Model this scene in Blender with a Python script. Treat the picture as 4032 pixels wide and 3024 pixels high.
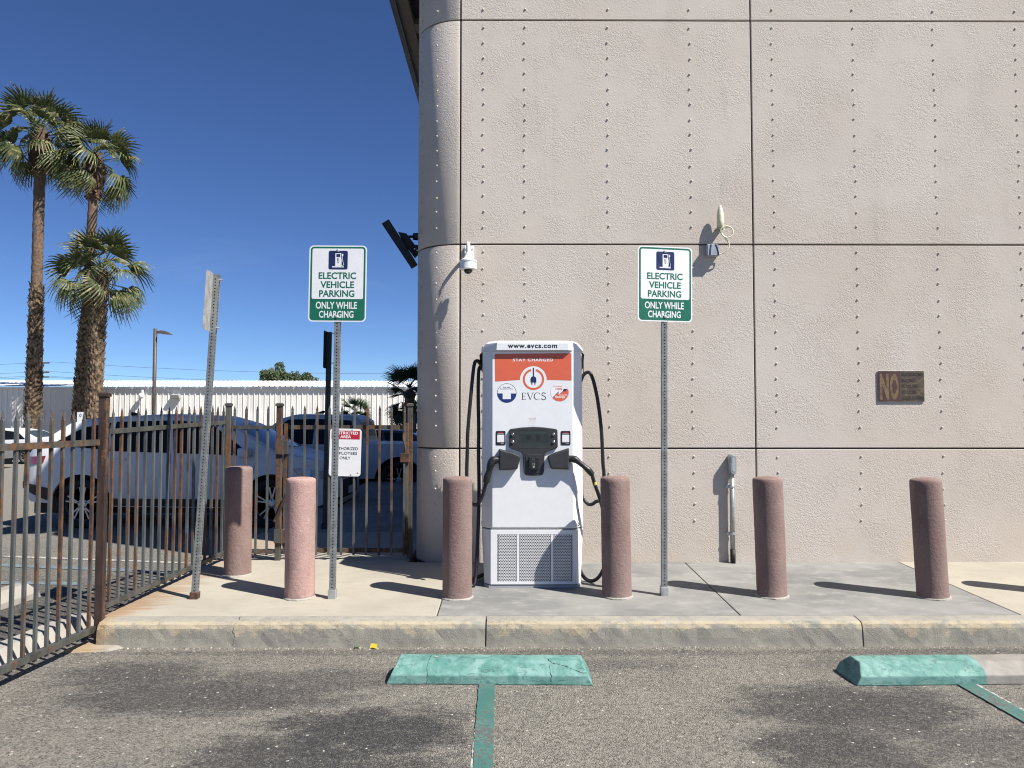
import bpy, bmesh, math, random
from mathutils import Vector, Matrix
R = math.radians
scene = bpy.context.scene
for o in list(bpy.data.objects): bpy.data.objects.remove(o)
col = scene.collection
random.seed(7)

# ------------------------------------------------------------------ camera
cam_d = bpy.data.cameras.new('camera'); cam = bpy.data.objects.new('camera', cam_d); col.objects.link(cam)
cam.location = (0, 0, 1.6); cam.rotation_euler = (R(92.45), 0, R(-0.31))
cam_d.sensor_width = 36; cam_d.lens = 27.03; cam_d.clip_start = .05; cam_d.clip_end = 4000
scene.camera = cam
# ------------------------------------------------------------------ sky + sun
SUN_EL = 50.6; SUN_AZ = Vector((.855, -.518, 0)).normalized()
world = bpy.data.worlds.new('World'); scene.world = world; world.use_nodes = True
wn = world.node_tree; wn.nodes.clear()
sky = wn.nodes.new('ShaderNodeTexSky'); sky.sky_type = 'NISHITA'; sky.sun_disc = False
sky.sun_elevation = R(SUN_EL); sky.sun_rotation = math.atan2(SUN_AZ.x, SUN_AZ.y)
sky.altitude = 150; sky.air_density = 0.62; sky.dust_density = 0.05; sky.ozone_density = 1.8
bg = wn.nodes.new('ShaderNodeBackground'); bg.inputs['Strength'].default_value = 0.05
wo = wn.nodes.new('ShaderNodeOutputWorld')
wn.links.new(bg.outputs[0], wo.inputs[0])
sd = bpy.data.lights.new('sun', 'SUN'); sd.energy = 5.0; sd.angle = R(.53); sd.color = (1, .955, .885)
sun = bpy.data.objects.new('sun', sd); col.objects.link(sun)
sv = Vector((SUN_AZ.x*math.cos(R(SUN_EL)), SUN_AZ.y*math.cos(R(SUN_EL)), math.sin(R(SUN_EL))))
sun.rotation_euler = sv.to_track_quat('Z', 'Y').to_euler(); sun.location = (8, -6, 12)
scene.view_settings.view_transform = 'Standard'; scene.view_settings.look = 'None'
scene.view_settings.exposure = 0.84; scene.view_settings.gamma = 1

# ------------------------------------------------------------------ node helpers
def nd(nt, typ, ins=None, **props):
    n = nt.nodes.new(typ)
    for k, v in props.items(): setattr(n, k, v)
    for k, v in (ins or {}).items():
        s = n.inputs[k]
        if isinstance(v, bpy.types.NodeSocket): nt.links.new(v, s)
        else: s.default_value = v
    return n
def c4(c): return (c[0], c[1], c[2], 1)
def mixc(nt, f, a, b, mode='MIX'):
    n = nt.nodes.new('ShaderNodeMix'); n.data_type = 'RGBA'; n.blend_type = mode
    for i, v in ((0, f), (6, a), (7, b)):
        if isinstance(v, bpy.types.NodeSocket): nt.links.new(v, n.inputs[i])
        else: n.inputs[i].default_value = v if i == 0 else c4(v)
    return n.outputs[2]
def math_(nt, op, a, b=0.0, clamp=False):
    n = nt.nodes.new('ShaderNodeMath'); n.operation = op; n.use_clamp = clamp
    for i, v in ((0, a), (1, b)):
        if isinstance(v, bpy.types.NodeSocket): nt.links.new(v, n.inputs[i])
        else: n.inputs[i].default_value = v
    return n.outputs[0]
def ramp(nt, f, lo, hi, a=0.0, b=1.0, smooth=True):
    n = nt.nodes.new('ShaderNodeMapRange'); n.interpolation_type = 'SMOOTHSTEP' if smooth else 'LINEAR'
    nt.links.new(f, n.inputs[0])
    for i, v in ((1, lo), (2, hi), (3, a), (4, b)): n.inputs[i].default_value = v
    return n.outputs[0]
def noise(nt, vec, scale, detail=3, rough=.5, dist=0.0):
    return nd(nt, 'ShaderNodeTexNoise', {'Vector': vec, 'Scale': scale, 'Detail': detail, 'Roughness': rough, 'Distortion': dist}).outputs[0]
def scaled(nt, vec, s, loc=(0, 0, 0), rot=(0, 0, 0)):
    n = nd(nt, 'ShaderNodeMapping', {'Vector': vec}); n.inputs['Scale'].default_value = s
    n.inputs['Location'].default_value = loc; n.inputs['Rotation'].default_value = rot
    return n.outputs[0]
def newmat(name):
    m = bpy.data.materials.new(name); m.use_nodes = True; nt = m.node_tree
    p = nt.nodes['Principled BSDF']
    return m, nt, p
def bump(nt, p, h, strength=1.0, dist=.003):
    b = nd(nt, 'ShaderNodeBump', {'Height': h, 'Strength': strength, 'Distance': dist}); nt.links.new(b.outputs[0], p.inputs['Normal'])
def wpos(nt): return nt.nodes.new('ShaderNodeNewGeometry').outputs['Position']
def ocoord(nt): return nt.nodes.new('ShaderNodeTexCoord').outputs['Object']
def orand(nt): return nt.nodes.new('ShaderNodeObjectInfo').outputs['Random']
MATS = {}
def paint(name, c, rough=.5, metal=0.0, var=.08, vscale=14., bmp=0.0, bscale=300., spec=.5, rnd=0.0, coat=0.0):
    """a plain coloured finish with faint dirt, for small manufactured parts"""
    if name in MATS: return MATS[name]
    m, nt, p = newmat(name); v = wpos(nt)
    f = noise(nt, v, vscale, 5, .6)
    dark = tuple(x*(1-var*2) for x in c); lite = tuple(min(1, x*(1+var)) for x in c)
    cc = mixc(nt, ramp(nt, f, .3, .7), dark, lite)
    if rnd:
        cc = mixc(nt, math_(nt, 'MULTIPLY', orand(nt), rnd), cc, tuple(x*.5 for x in c))
    nt.links.new(cc, p.inputs['Base Color'])
    nt.links.new(ramp(nt, noise(nt, v, vscale*2.3, 3), .25, .75, max(.02, rough-.08), min(1, rough+.1)), p.inputs['Roughness'])
    p.inputs['Metallic'].default_value = metal; p.inputs['Specular IOR Level'].default_value = spec
    p.inputs['Coat Weight'].default_value = coat
    if bmp: bump(nt, p, noise(nt, v, bscale, 2), .6, bmp)
    MATS[name] = m; return m

def mat_stucco():
    m, nt, p = newmat('stucco wall'); v = wpos(nt)
    big = noise(nt, v, .55, 4, .55); mid = noise(nt, scaled(nt, v, (1, 1, .35)), 2.2, 5, .6)
    c = mixc(nt, ramp(nt, big, .35, .65), (.49, .436, .376), (.525, .474, .42))
    c = mixc(nt, ramp(nt, mid, .48, .75, 0, .35), c, (.44, .385, .34))
    c = mixc(nt, math_(nt, 'MULTIPLY', orand(nt), .10), c, (.42, .37, .34))
    z = nd(nt, 'ShaderNodeSeparateXYZ', {0: v}).outputs[2]
    dirt = math_(nt, 'MULTIPLY', ramp(nt, z, .23, .75, 1, 0), ramp(nt, noise(nt, v, 5, 5), .35, .7))
    c = mixc(nt, math_(nt, 'MULTIPLY', dirt, .3), c, (.48, .38, .28))
    run_ = noise(nt, scaled(nt, v, (2.2, 1, .12)), 2.0, 6, .65)
    c = mixc(nt, math_(nt, 'MULTIPLY', ramp(nt, run_, .54, .70, 0, .4), ramp(nt, noise(nt, v, .9, 3), .45, .6)), c, (.37, .335, .30))
    c = mixc(nt, ramp(nt, noise(nt, v, 1.3, 2, .5, .4), .56, .60, 0, .16), c, (.55, .50, .46))
    pit = noise(nt, v, 60, 3)
    c = mixc(nt, ramp(nt, pit, .66, .74, 0, .25), c, (.36, .31, .28))
    nt.links.new(c, p.inputs['Base Color']); p.inputs['Roughness'].default_value = .88; p.inputs['Specular IOR Level'].default_value = .25
    dens = ramp(nt, noise(nt, v, 2.6, 3), .36, .6)
    n1 = noise(nt, v, 34, 2, .5, 1.8); n2 = noise(nt, v, 75, 2, .5, 1.4)
    h = math_(nt, 'ADD', ramp(nt, n1, .40, .56), math_(nt, 'MULTIPLY', ramp(nt, n2, .42, .58), .75))
    h = math_(nt, 'MULTIPLY', h, math_(nt, 'ADD', math_(nt, 'MULTIPLY', dens, .75), .25))
    h = math_(nt, 'ADD', h, math_(nt, 'MULTIPLY', noise(nt, v, 260, 2), .22))
    bump(nt, p, h, .6, .002)
    return m
def mat_bollard(name='pink stucco', k=.77, pk=.96):
    m, nt, p = newmat(name); v = wpos(nt); r = orand(nt)
    a = mixc(nt, r, (.335*k*pk, .225*k, .20*k), (.29*k*pk, .20*k, .18*k))
    c = mixc(nt, ramp(nt, noise(nt, scaled(nt, v, (1, 1, .5)), 7, 5, .6), .35, .7), a, (.25*k, .17*k, .152*k))
    c = mixc(nt, ramp(nt, noise(nt, v, 30, 3), .62, .75, 0, .4), c, (.42*k, .32*k, .29*k))
    c = mixc(nt, ramp(nt, noise(nt, scaled(nt, v, (1, 1, .25)), 4, 6, .7), .55, .68, 0, .5), c, (.20*k, .135*k, .12*k))
    c = mixc(nt, ramp(nt, noise(nt, v, 13, 6, .75), .68, .71, 0, .8), c, (.42, .38, .33))
    z = nd(nt, 'ShaderNodeSeparateXYZ', {0: v}).outputs[2]
    c = mixc(nt, math_(nt, 'MULTIPLY', ramp(nt, z, .19, .27, 1, 0), ramp(nt, noise(nt, v, 22, 4), .4, .65)), c, (.20, .155, .14))
    nt.links.new(c, p.inputs['Base Color']); p.inputs['Roughness'].default_value = .92; p.inputs['Specular IOR Level'].default_value = .2
    h = math_(nt, 'ADD', math_(nt, 'MULTIPLY', noise(nt, v, 34, 4, .6, .3), 1.4), math_(nt, 'MULTIPLY', noise(nt, v, 150, 3, .6), .9))
    bump(nt, p, h, .8, .005)
    return m
def mat_asphalt():
    m, nt, p = newmat('worn asphalt'); v = wpos(nt)
    sep = nd(nt, 'ShaderNodeSeparateXYZ', {0: v}); x, y = sep.outputs[0], sep.outputs[1]
    big = noise(nt, v, .55, 6, .62); mid = noise(nt, v, 2.4, 5, .6)
    base = mixc(nt, ramp(nt, big, .38, .64), (.222, .206, .176), (.172, .161, .14))
    base = mixc(nt, ramp(nt, mid, .45, .72, 0, .5), base, (.12, .114, .102))
    # oil darkened patches where cars stand
    tot = None
    for (ex, ey, rx, ry, w) in ((-1.75, 4.5, 1.0, .34, .8), (-.72, 3.98, .62, .40, 1.), (-1.0, 3.7, .62, .34, .9), (-.5, 3.55, .35, .25, .8), (-1.15, 4.78, .8, .2, .6), (-2.3, 4.85, .6, .3, .75), (1.9, 4.3, .75, .42, .85), (1.6, 3.75, .5, .38, .85), (2.35, 3.8, .5, .3, .6), (2.6, 5.05, .9, .2, .4), (.4, 5.02, .9, .14, .4), (-.1, 5.3, 3.4, .08, .45), (3.1, 5.3, 1.4, .08, .5)):
        dx = math_(nt, 'DIVIDE', math_(nt, 'SUBTRACT', x, ex), rx); dy = math_(nt, 'DIVIDE', math_(nt, 'SUBTRACT', y, ey), ry)
        d = math_(nt, 'ADD', math_(nt, 'MULTIPLY', dx, dx), math_(nt, 'MULTIPLY', dy, dy))
        d = math_(nt, 'ADD', d, math_(nt, 'MULTIPLY', math_(nt, 'SUBTRACT', noise(nt, scaled(nt, v, (1, 1.8, 1)), 4.0, 9, .76), .5), 3.4))
        s = ramp(nt, d, .15, 1.3, w, 0)
        tot = s if tot is None else math_(nt, 'MAXIMUM', tot, s)
    # the yard behind the fence is darker toward its near end
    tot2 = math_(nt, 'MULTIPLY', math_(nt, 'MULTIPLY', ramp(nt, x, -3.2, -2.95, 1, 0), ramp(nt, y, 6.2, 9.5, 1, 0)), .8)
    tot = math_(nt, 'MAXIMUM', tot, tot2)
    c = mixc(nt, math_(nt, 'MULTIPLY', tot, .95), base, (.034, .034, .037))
    far = ramp(nt, y, 9.5, 16)
    c = mixc(nt, far, c, (.22, .205, .175))
    clean = math_(nt, 'SUBTRACT', 1.0, math_(nt, 'MULTIPLY', tot, .7))
    vor = nd(nt, 'ShaderNodeTexVoronoi', {'Vector': v, 'Scale': 125., 'Randomness': 1.}); 
    st = nd(nt, 'ShaderNodeSeparateColor', {0: vor.outputs['Color']}).outputs[0]
    near = ramp(nt, y, 9, 14, 1, .15); lt = math_(nt, 'MULTIPLY', near, clean)
    c = mixc(nt, math_(nt, 'MULTIPLY', ramp(nt, st, .60, .98, 0, .8), lt), c, (.30, .28, .24))
    c = mixc(nt, math_(nt, 'MULTIPLY', ramp(nt, st, .0, .36, .7, 0), near), c, (.035, .034, .032))
    v3 = nd(nt, 'ShaderNodeTexVoronoi', {'Vector': nd(nt, 'ShaderNodeVectorMath', {0: v, 1: nd(nt, 'ShaderNodeVectorMath', {0: nd(nt, 'ShaderNodeTexNoise', {'Vector': v, 'Scale': 70.}).outputs[1], 1: (.012, .012, .012)}, operation='MULTIPLY').outputs[0]}, operation='ADD').outputs[0], 'Scale': 60., 'Randomness': 1.}); s3 = nd(nt, 'ShaderNodeSeparateColor', {0: v3.outputs['Color']}).outputs[2]
    c = mixc(nt, math_(nt, 'MULTIPLY', ramp(nt, s3, .64, .95, 0, .42), lt), c, (.27, .25, .21))
    c = mixc(nt, math_(nt, 'MULTIPLY', ramp(nt, s3, .05, .32, .3, 0), near), c, (.035, .034, .032))
    v2 = nd(nt, 'ShaderNodeTexVoronoi', {'Vector': v, 'Scale': 38., 'Randomness': 1.}); s2 = nd(nt, 'ShaderNodeSeparateColor', {0: v2.outputs['Color']}).outputs[1]
    c = mixc(nt, math_(nt, 'MULTIPLY', math_(nt, 'MULTIPLY', ramp(nt, s2, .955, .965), ramp(nt, v2.outputs['Distance'], .2, .32, 1, 0)), near), c, (.50, .48, .43))
    nt.links.new(c, p.inputs['Base Color']); p.inputs['Roughness'].default_value = .92; p.inputs['Specular IOR Level'].default_value = .25
    h = math_(nt, 'ADD', math_(nt, 'MULTIPLY', vor.outputs['Distance'], -1.2), math_(nt, 'MULTIPLY', noise(nt, v, 150, 3), .9))
    h = math_(nt, 'ADD', h, math_(nt, 'MULTIPLY', noise(nt, v, 16, 4), 1.5))
    bump(nt, p, h, .9, .008)
    return m
def mat_concrete(name, ca, cb, cc_, rust=False, stain=.4, blotch=1.4):
    m, nt, p = newmat(name); v = wpos(nt)
    a = noise(nt, v, blotch, 6, .6); b = noise(nt, scaled(nt, v, (1, 1.6, 1)), 5, 6, .65)
    c = mixc(nt, ramp(nt, a, .36, .66), ca, cb)
    c = mixc(nt, ramp(nt, b, .46, .76, 0, stain), c, cc_)
    c = mixc(nt, ramp(nt, noise(nt, v, 90, 3), .58, .75, 0, .25), c, tuple(x*.6 for x in cc_))
    if rust:
        sep = nd(nt, 'ShaderNodeSeparateXYZ', {0: v}); x, y = sep.outputs[0], sep.outputs[1]
        dx = math_(nt, 'SUBTRACT', x, math_(nt, 'ADD', math_(nt, 'MULTIPLY', y, .09), -3.37))
        streak = noise(nt, scaled(nt, v, (1.2, 9, 1)), 1.6, 5, .65)
        mk = math_(nt, 'MULTIPLY', ramp(nt, math_(nt, 'SUBTRACT', dx, math_(nt, 'MULTIPLY', streak, .75)), -.36, -.08, 1, 0), ramp(nt, y, 5.3, 7.3, 1, .45))
        c = mixc(nt, math_(nt, 'MULTIPLY', mk, .7), c, (.24, .12, .045))
    nt.links.new(c, p.inputs['Base Color']); p.inputs['Roughness'].default_value = .9; p.inputs['Specular IOR Level'].default_value = .25
    h = math_(nt, 'ADD', noise(nt, v, 240, 3), math_(nt, 'MULTIPLY', noise(nt, v, 30, 4), .8))
    bump(nt, p, h, .6, .0018)
    return m
def mat_kerb():
    m, nt, p = newmat('kerb concrete'); v = wpos(nt)
    sep = nd(nt, 'ShaderNodeSeparateXYZ', {0: v}); z, x = sep.outputs[2], sep.outputs[0]
    a = noise(nt, v, 1.9, 8, .68); b = noise(nt, scaled(nt, v, (1, 1, .7)), 11, 9, .72)
    c = mixc(nt, ramp(nt, a, .36, .62), (.29, .275, .23), (.215, .208, .18))
    fl = math_(nt, 'ADD', noise(nt, scaled(nt, v, (1, 1, 1.2)), 5.0, 11, .74), math_(nt, 'MULTIPLY', ramp(nt, z, .02, .16, -.16, .07, False), 1.0))
    band = ramp(nt, fl, .48, .56)
    c = mixc(nt, math_(nt, 'MULTIPLY', band, .8), c, (.40, .34, .235))
    c = mixc(nt, ramp(nt, b, .5, .72, 0, .5), c, (.18, .173, .15))
    nz = nd(nt, 'ShaderNodeSeparateXYZ', {0: nt.nodes.new('ShaderNodeNewGeometry').outputs['True Normal']}).outputs[2]
    c = mixc(nt, ramp(nt, nz, .8, .97, 0, .85), c, mixc(nt, ramp(nt, b, .4, .65), (.30, .285, .25), (.235, .228, .205)))
    low = ramp(nt, math_(nt, 'ADD', z, math_(nt, 'MULTIPLY', b, .07)), .03, .08, .5, 0)
    c = mixc(nt, low, c, (.32, .30, .26))
    cr = nd(nt, 'ShaderNodeTexVoronoi', {'Vector': nd(nt, 'ShaderNodeVectorMath', {0: v, 1: nd(nt, 'ShaderNodeTexNoise', {'Vector': v, 'Scale': 9.}).outputs[1]}, operation='ADD').outputs[0], 'Scale': 9.}, feature='DISTANCE_TO_EDGE').outputs['Distance']
    crm = math_(nt, 'MULTIPLY', ramp(nt, cr, .006, .02, 1, 0), ramp(nt, noise(nt, v, 2.1, 2), .5, .58))
    c = mixc(nt, math_(nt, 'MULTIPLY', crm, .55), c, (.12, .11, .10))
    rs = math_(nt, 'MULTIPLY', ramp(nt, math_(nt, 'ADD', x, math_(nt, 'MULTIPLY', b, -.35)), -3.06, -2.88, 1, 0), .6)
    c = mixc(nt, rs, c, (.33, .21, .085))
    pit = nd(nt, 'ShaderNodeTexVoronoi', {'Vector': v, 'Scale': 60.}).outputs['Distance']
    c = mixc(nt, ramp(nt, pit, .08, .16, .45, 0), c, (.15, .14, .12))
    nt.links.new(c, p.inputs['Base Color']); p.inputs['Roughness'].default_value = .92; p.inputs['Specular IOR Level'].default_value = .2
    h = math_(nt, 'ADD', noise(nt, v, 130, 4), math_(nt, 'MULTIPLY', noise(nt, v, 22, 4), 1.3)); h = math_(nt, 'SUBTRACT', h, math_(nt, 'MULTIPLY', crm, 1.))
    bump(nt, p, h, .7, .004)
    return m
def mat_rusty(name, metal_c=(.105, .112, .108), bias=-.02):
    m, nt, p = newmat(name); v = wpos(nt); r = orand(nt)
    oc = nd(nt, 'ShaderNodeVectorMath', {0: v, 1: nd(nt, 'ShaderNodeCombineXYZ', {0: math_(nt, 'MULTIPLY', r, 40.)}).outputs[0]}, operation='ADD').outputs[0]
    n1 = noise(nt, scaled(nt, oc, (9, 9, 1.5)), 1.3, 5, .62); n2 = noise(nt, oc, 26, 5, .65)
    f = math_(nt, 'ADD', math_(nt, 'ADD', n1, math_(nt, 'MULTIPLY', math_(nt, 'SUBTRACT', n2, .5), .35)), math_(nt, 'MULTIPLY', math_(nt, 'SUBTRACT', r, .5), .26))
    f = math_(nt, 'ADD', f, bias)
    mask = ramp(nt, f, .47, .60)
    met = mixc(nt, ramp(nt, noise(nt, scaled(nt, oc, (1, 1, .3)), 14, 4), .3, .7), tuple(c*.75 for c in metal_c), tuple(c*1.35 for c in metal_c))
    rust = mixc(nt, ramp(nt, n2, .35, .65), (.055, .03, .021), (.13, .062, .026))
    rust = mixc(nt, ramp(nt, noise(nt, oc, 7, 3), .5, .7), rust, (.038, .023, .02))
    nt.links.new(mixc(nt, mask, met, rust), p.inputs['Base Color'])
    nt.links.new(math_(nt, 'MULTIPLY', math_(nt, 'SUBTRACT', 1., mask), .35), p.inputs['Metallic'])
    nt.links.new(ramp(nt, mask, 0, 1, .5, .9), p.inputs['Roughness'])
    bump(nt, p, n2, .5, .0012)
    return m
def mat_teal(name, split=None):
    m, nt, p = newmat(name); v = wpos(nt); x = nd(nt, 'ShaderNodeSeparateXYZ', {0: v}).outputs[0]
    a = noise(nt, scaled(nt, v, (1, 1, 1)), 7, 5, .65, .6); b = noise(nt, scaled(nt, v, (2, 1, 3), rot=(0, .5, .3)), 8, 5, .65, 1.4)
    c = mixc(nt, ramp(nt, a, .38, .62), (.075, .205, .175), (.16, .30, .268))
    c = mixc(nt, ramp(nt, b, .50, .66, 0, .5), c, (.026, .105, .092))
    c = mixc(nt, ramp(nt, noise(nt, v, 11, 5, .7), .65, .72, 0, .8), c, (.27, .22, .17))
    c = mixc(nt, ramp(nt, noise(nt, v, 34, 5, .7), .64, .68, 0, .7), c, (.25, .23, .19))
    c = mixc(nt, ramp(nt, noise(nt, scaled(nt, v, (3, 1, 9), rot=(0, .9, 0)), 5, 4, .6, 1.5), .60, .66, 0, .55), c, (.02, .06, .055))
    if split is not None:
        s = ramp(nt, math_(nt, 'ADD', x, math_(nt, 'MULTIPLY', math_(nt, 'SUBTRACT', a, .5), .06)), split-.006, split+.006)
        g = mixc(nt, ramp(nt, a, .35, .65), (.25, .235, .205), (.19, .18, .16))
        c = mixc(nt, s, c, g)
    nt.links.new(c, p.inputs['Base Color']); p.inputs['Roughness'].default_value = .7
    bump(nt, p, math_(nt, 'ADD', noise(nt, v, 140, 3), noise(nt, v, 25, 3)), .6, .003)
    return m
def mat_line(name, c, hi):
    """worn road paint: real gaps where the paint has gone (asphalt colour of stones showing)"""
    m, nt, p = newmat(name); v = wpos(nt)
    a = noise(nt, v, 45, 4, .7); b = noise(nt, v, 4, 3)
    cc = mixc(nt, ramp(nt, b, .35, .65), c, hi)
    w = ramp(nt, math_(nt, 'ADD', a, math_(nt, 'MULTIPLY', math_(nt, 'SUBTRACT', b, .5), .5)), .47, .58, 0, .9)
    cc = mixc(nt, w, cc, (.085, .082, .074))
    nt.links.new(cc, p.inputs['Base Color']); p.inputs['Roughness'].default_value = .85
    bump(nt, p, math_(nt, 'ADD', noise(nt, v, 150, 3), noise(nt, v, 16, 4)), .8, .005)
    return m
def mat_leaf(name, a, b, trans=.25, tip=None):
    m, nt, p = newmat(name); v = wpos(nt); r = orand(nt)
    c = mixc(nt, ramp(nt, noise(nt, v, 1.7, 3), .3, .7), a, b)
    c = mixc(nt, math_(nt, 'MULTIPLY', r, .55), c, tuple(x*.55 for x in a))
    if tip:
        c = mixc(nt, ramp(nt, noise(nt, v, 4, 3), .54, .68, 0, .85), c, tip)
    nt.links.new(c, p.inputs['Base Color']); p.inputs['Roughness'].default_value = .5; p.inputs['Specular IOR Level'].default_value = .4
    t = nd(nt, 'ShaderNodeBsdfTranslucent', {0: c}); mx = nd(nt, 'ShaderNodeMixShader', {0: trans, 1: p.outputs[0], 2: t.outputs[0]})
    nt.links.new(mx.outputs[0], nt.nodes['Material Output'].inputs[0])
    return m
def mat_glass(name, c=(.006, .007, .009), rough=.05, spec=.18):
    m, nt, p = newmat(name); v = wpos(nt)
    nt.links.new(mixc(nt, noise(nt, v, 2), c, tuple(x*1.6 for x in c)), p.inputs['Base Color']); p.inputs['Roughness'].default_value = rough
    p.inputs['Specular IOR Level'].default_value = spec
    return m
def mat_plaque():
    m, nt, p = newmat('weathered plaque'); v = ocoord(nt)
    c = mixc(nt, ramp(nt, noise(nt, v, 7, 3), .35, .65), (.045, .028, .026), (.075, .058, .04))
    w = nd(nt, 'ShaderNodeVectorMath', {0: scaled(nt, v, (.7, 1, 1.6)), 1: nd(nt, 'ShaderNodeVectorMath', {0: nd(nt, 'ShaderNodeTexNoise', {'Vector': v, 'Scale': 14.}).outputs[1], 1: (.06, .06, .06)}, operation='MULTIPLY').outputs[0]}, operation='ADD').outputs[0]
    e = nd(nt, 'ShaderNodeTexVoronoi', {'Vector': w, 'Scale': 14.}, feature='DISTANCE_TO_EDGE').outputs['Distance']
    c = mixc(nt, ramp(nt, e, .01, .045, .8, 0), c, (.17, .115, .045))
    nt.links.new(c, p.inputs['Base Color']); p.inputs['Roughness'].default_value = .55
    return m

M = dict(
 stucco=mat_stucco(), bollard=mat_bollard(), bollard_bright=mat_bollard('bright pink stucco', 1.25, 1.06), asphalt=mat_asphalt(),
 cream=mat_concrete('cream concrete', (.365, .335, .275), (.315, .29, .235), (.25, .235, .195), rust=True, stain=.4),
 grey=mat_concrete('grey concrete', (.235, .232, .217), (.16, .161, .155), (.31, .305, .288), stain=.7, blotch=1.6),
 kerb=mat_kerb(), rusty=mat_rusty('rusty galvanised tube'), postmetal=mat_rusty('weathered post tube', (.082, .082, .072), -.07), rustpost=mat_rusty('rust brown post', (.055, .036, .03), .05), galv=mat_rusty('galvanised steel', (.27, .285, .28), -.12),
 teal=mat_teal('teal painted concrete'), teal2=mat_teal('teal and bare concrete', 2.86),
 line_teal=mat_line('teal line', (.035, .125, .105), (.065, .175, .15)), line_white=mat_line('old white line', (.40, .385, .35), (.45, .43, .40)), line_blue=mat_line('blue line', (.13, .17, .20), (.17, .23, .26)),
 white=paint('white powder coat', (.70, .71, .72), .35, var=.015), grey_coat=paint('grey powder coat', (.30, .31, .33), .45, var=.03),
 dark=paint('charcoal plastic', (.028, .029, .032), .5, var=.1, bmp=.0003), black=paint('black rubber', (.012, .012, .013), .42, var=.1),
 jet=paint('near black', (.006, .006, .007), .6), orange=paint('orange print', (.60, .115, .058), .4, var=.02), navy=paint('navy print', (.010, .018, .085), .4, var=.03),
 inkblue=paint('blue print', (.008, .03, .15), .4, var=.03), ink=paint('dark ink', (.015, .017, .03), .45), sgreen=paint('sign green', (.006, .125, .072), .42, var=.04), swhite=paint('sign white', (.72, .72, .73), .38, var=.02),
 sred=paint('sign red', (.42, .012, .03), .42, var=.04), alu=paint('aluminium', (.55, .56, .57), .38, metal=.7, var=.08), aluback=paint('weathered aluminium back', (.40, .40, .385), .5, metal=.25, var=.12),
 post=paint('perforated post steel', (.235, .25, .25), .48, metal=.4, var=.14, vscale=22), dkpost=paint('dark shaded metal', (.02, .03, .028), .55), zinc=paint('zinc conduit', (.36, .39, .385), .4, metal=.55, var=.1),
 cream_pl=paint('cream plastic', (.66, .63, .46), .45, var=.05), box=paint('grey box', (.30, .34, .37), .45, var=.06), screen=paint('dim screen', (.022, .03, .032), .12, spec=.7), screen2=paint('screen panel', (.022, .029, .03), .25), chrome=paint('steel button', (.7, .7, .7), .22, metal=1.),
 smoked=mat_glass('smoked dome', spec=.6), glass=mat_glass('car glass'), glass2=mat_glass('windscreen glass', (.03, .05, .07), .05, .5),
 carwhite=paint('white car paint', (.60, .61, .62), .35, var=.012, coat=.1, spec=.3), carwhite2=paint('white truck paint', (.46, .48, .50), .35, var=.012, coat=.1, spec=.3), cargrey=paint('grey car paint', (.20, .205, .215), .25, metal=.5, var=.02, coat=.6), cardark=paint('dark blue car paint', (.012, .018, .03), .2, coat=.8),
 tyre=paint('tyre rubber', (.012, .012, .012), .8), rim=paint('alloy rim', (.45, .46, .48), .3, metal=.8, var=.04), tail=paint('tail lamp red', (.25, .01, .01), .15, coat=1.), amber=paint('amber lens', (.55, .16, .03), .15, coat=1.), lens=paint('clear lamp', (.35, .37, .38), .12, metal=.3, coat=1.), trim=paint('car trim', (.012, .012, .013), .5),
 corr=paint('white corrugated steel', (.80, .775, .71), .5, var=.05, vscale=.8, rnd=.06), roofw=paint('white roof steel', (.74, .74, .73), .45, var=.04, vscale=1.), soffit=paint('soffit plaster', (.18, .155, .135), .85, var=.08), recess=paint('soffit vent', (.03, .025, .025), .8), fascia=paint('blue grey fascia', (.07, .085, .10), .5),
 bark=paint('palm trunk bark', (.15, .098, .065), .9, var=.25, vscale=9, bmp=.02, bscale=14), boots=paint('dead palm boots', (.215, .15, .09), .9, var=.45, vscale=5), bulb=paint('palm crown base', (.085, .05, .03), .9, var=.25, vscale=8),
 frond=mat_leaf('palm leaf', (.062, .088, .028), (.125, .14, .048), .18, tip=(.36, .30, .15)), frond2=mat_leaf('dark palm leaf', (.032, .055, .024), (.055, .085, .032), .15), leaf=mat_leaf('shrub leaf', (.045, .075, .028), (.10, .125, .05), .2),
 lamp=paint('bronze lamp paint', (.075, .06, .052), .5), tan=paint('faded tan print', (.15, .10, .045), .6, var=.25, vscale=30), maroon=paint('faded maroon', (.06, .022, .022), .6, var=.15), brown=paint('faded brown print', (.045, .03, .022), .6, var=.2),
 paleconc=mat_concrete('pale concrete', (.33, .31, .275), (.27, .255, .225), (.21, .2, .175)), yellow=paint('yellow wrapper', (.55, .45, .05), .4), weed=paint('weed leaf', (.04, .10, .02), .5), wire=paint('wire', (.03, .03, .035), .6), stone=paint('loose stone', (.36, .33, .28), .9, var=.3, vscale=60), caulk=paint('joint filler', (.17, .12, .10), .9), ply=paint('dark joint base', (.12, .09, .08), .95),
)
M['plaque'] = mat_plaque()

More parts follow.
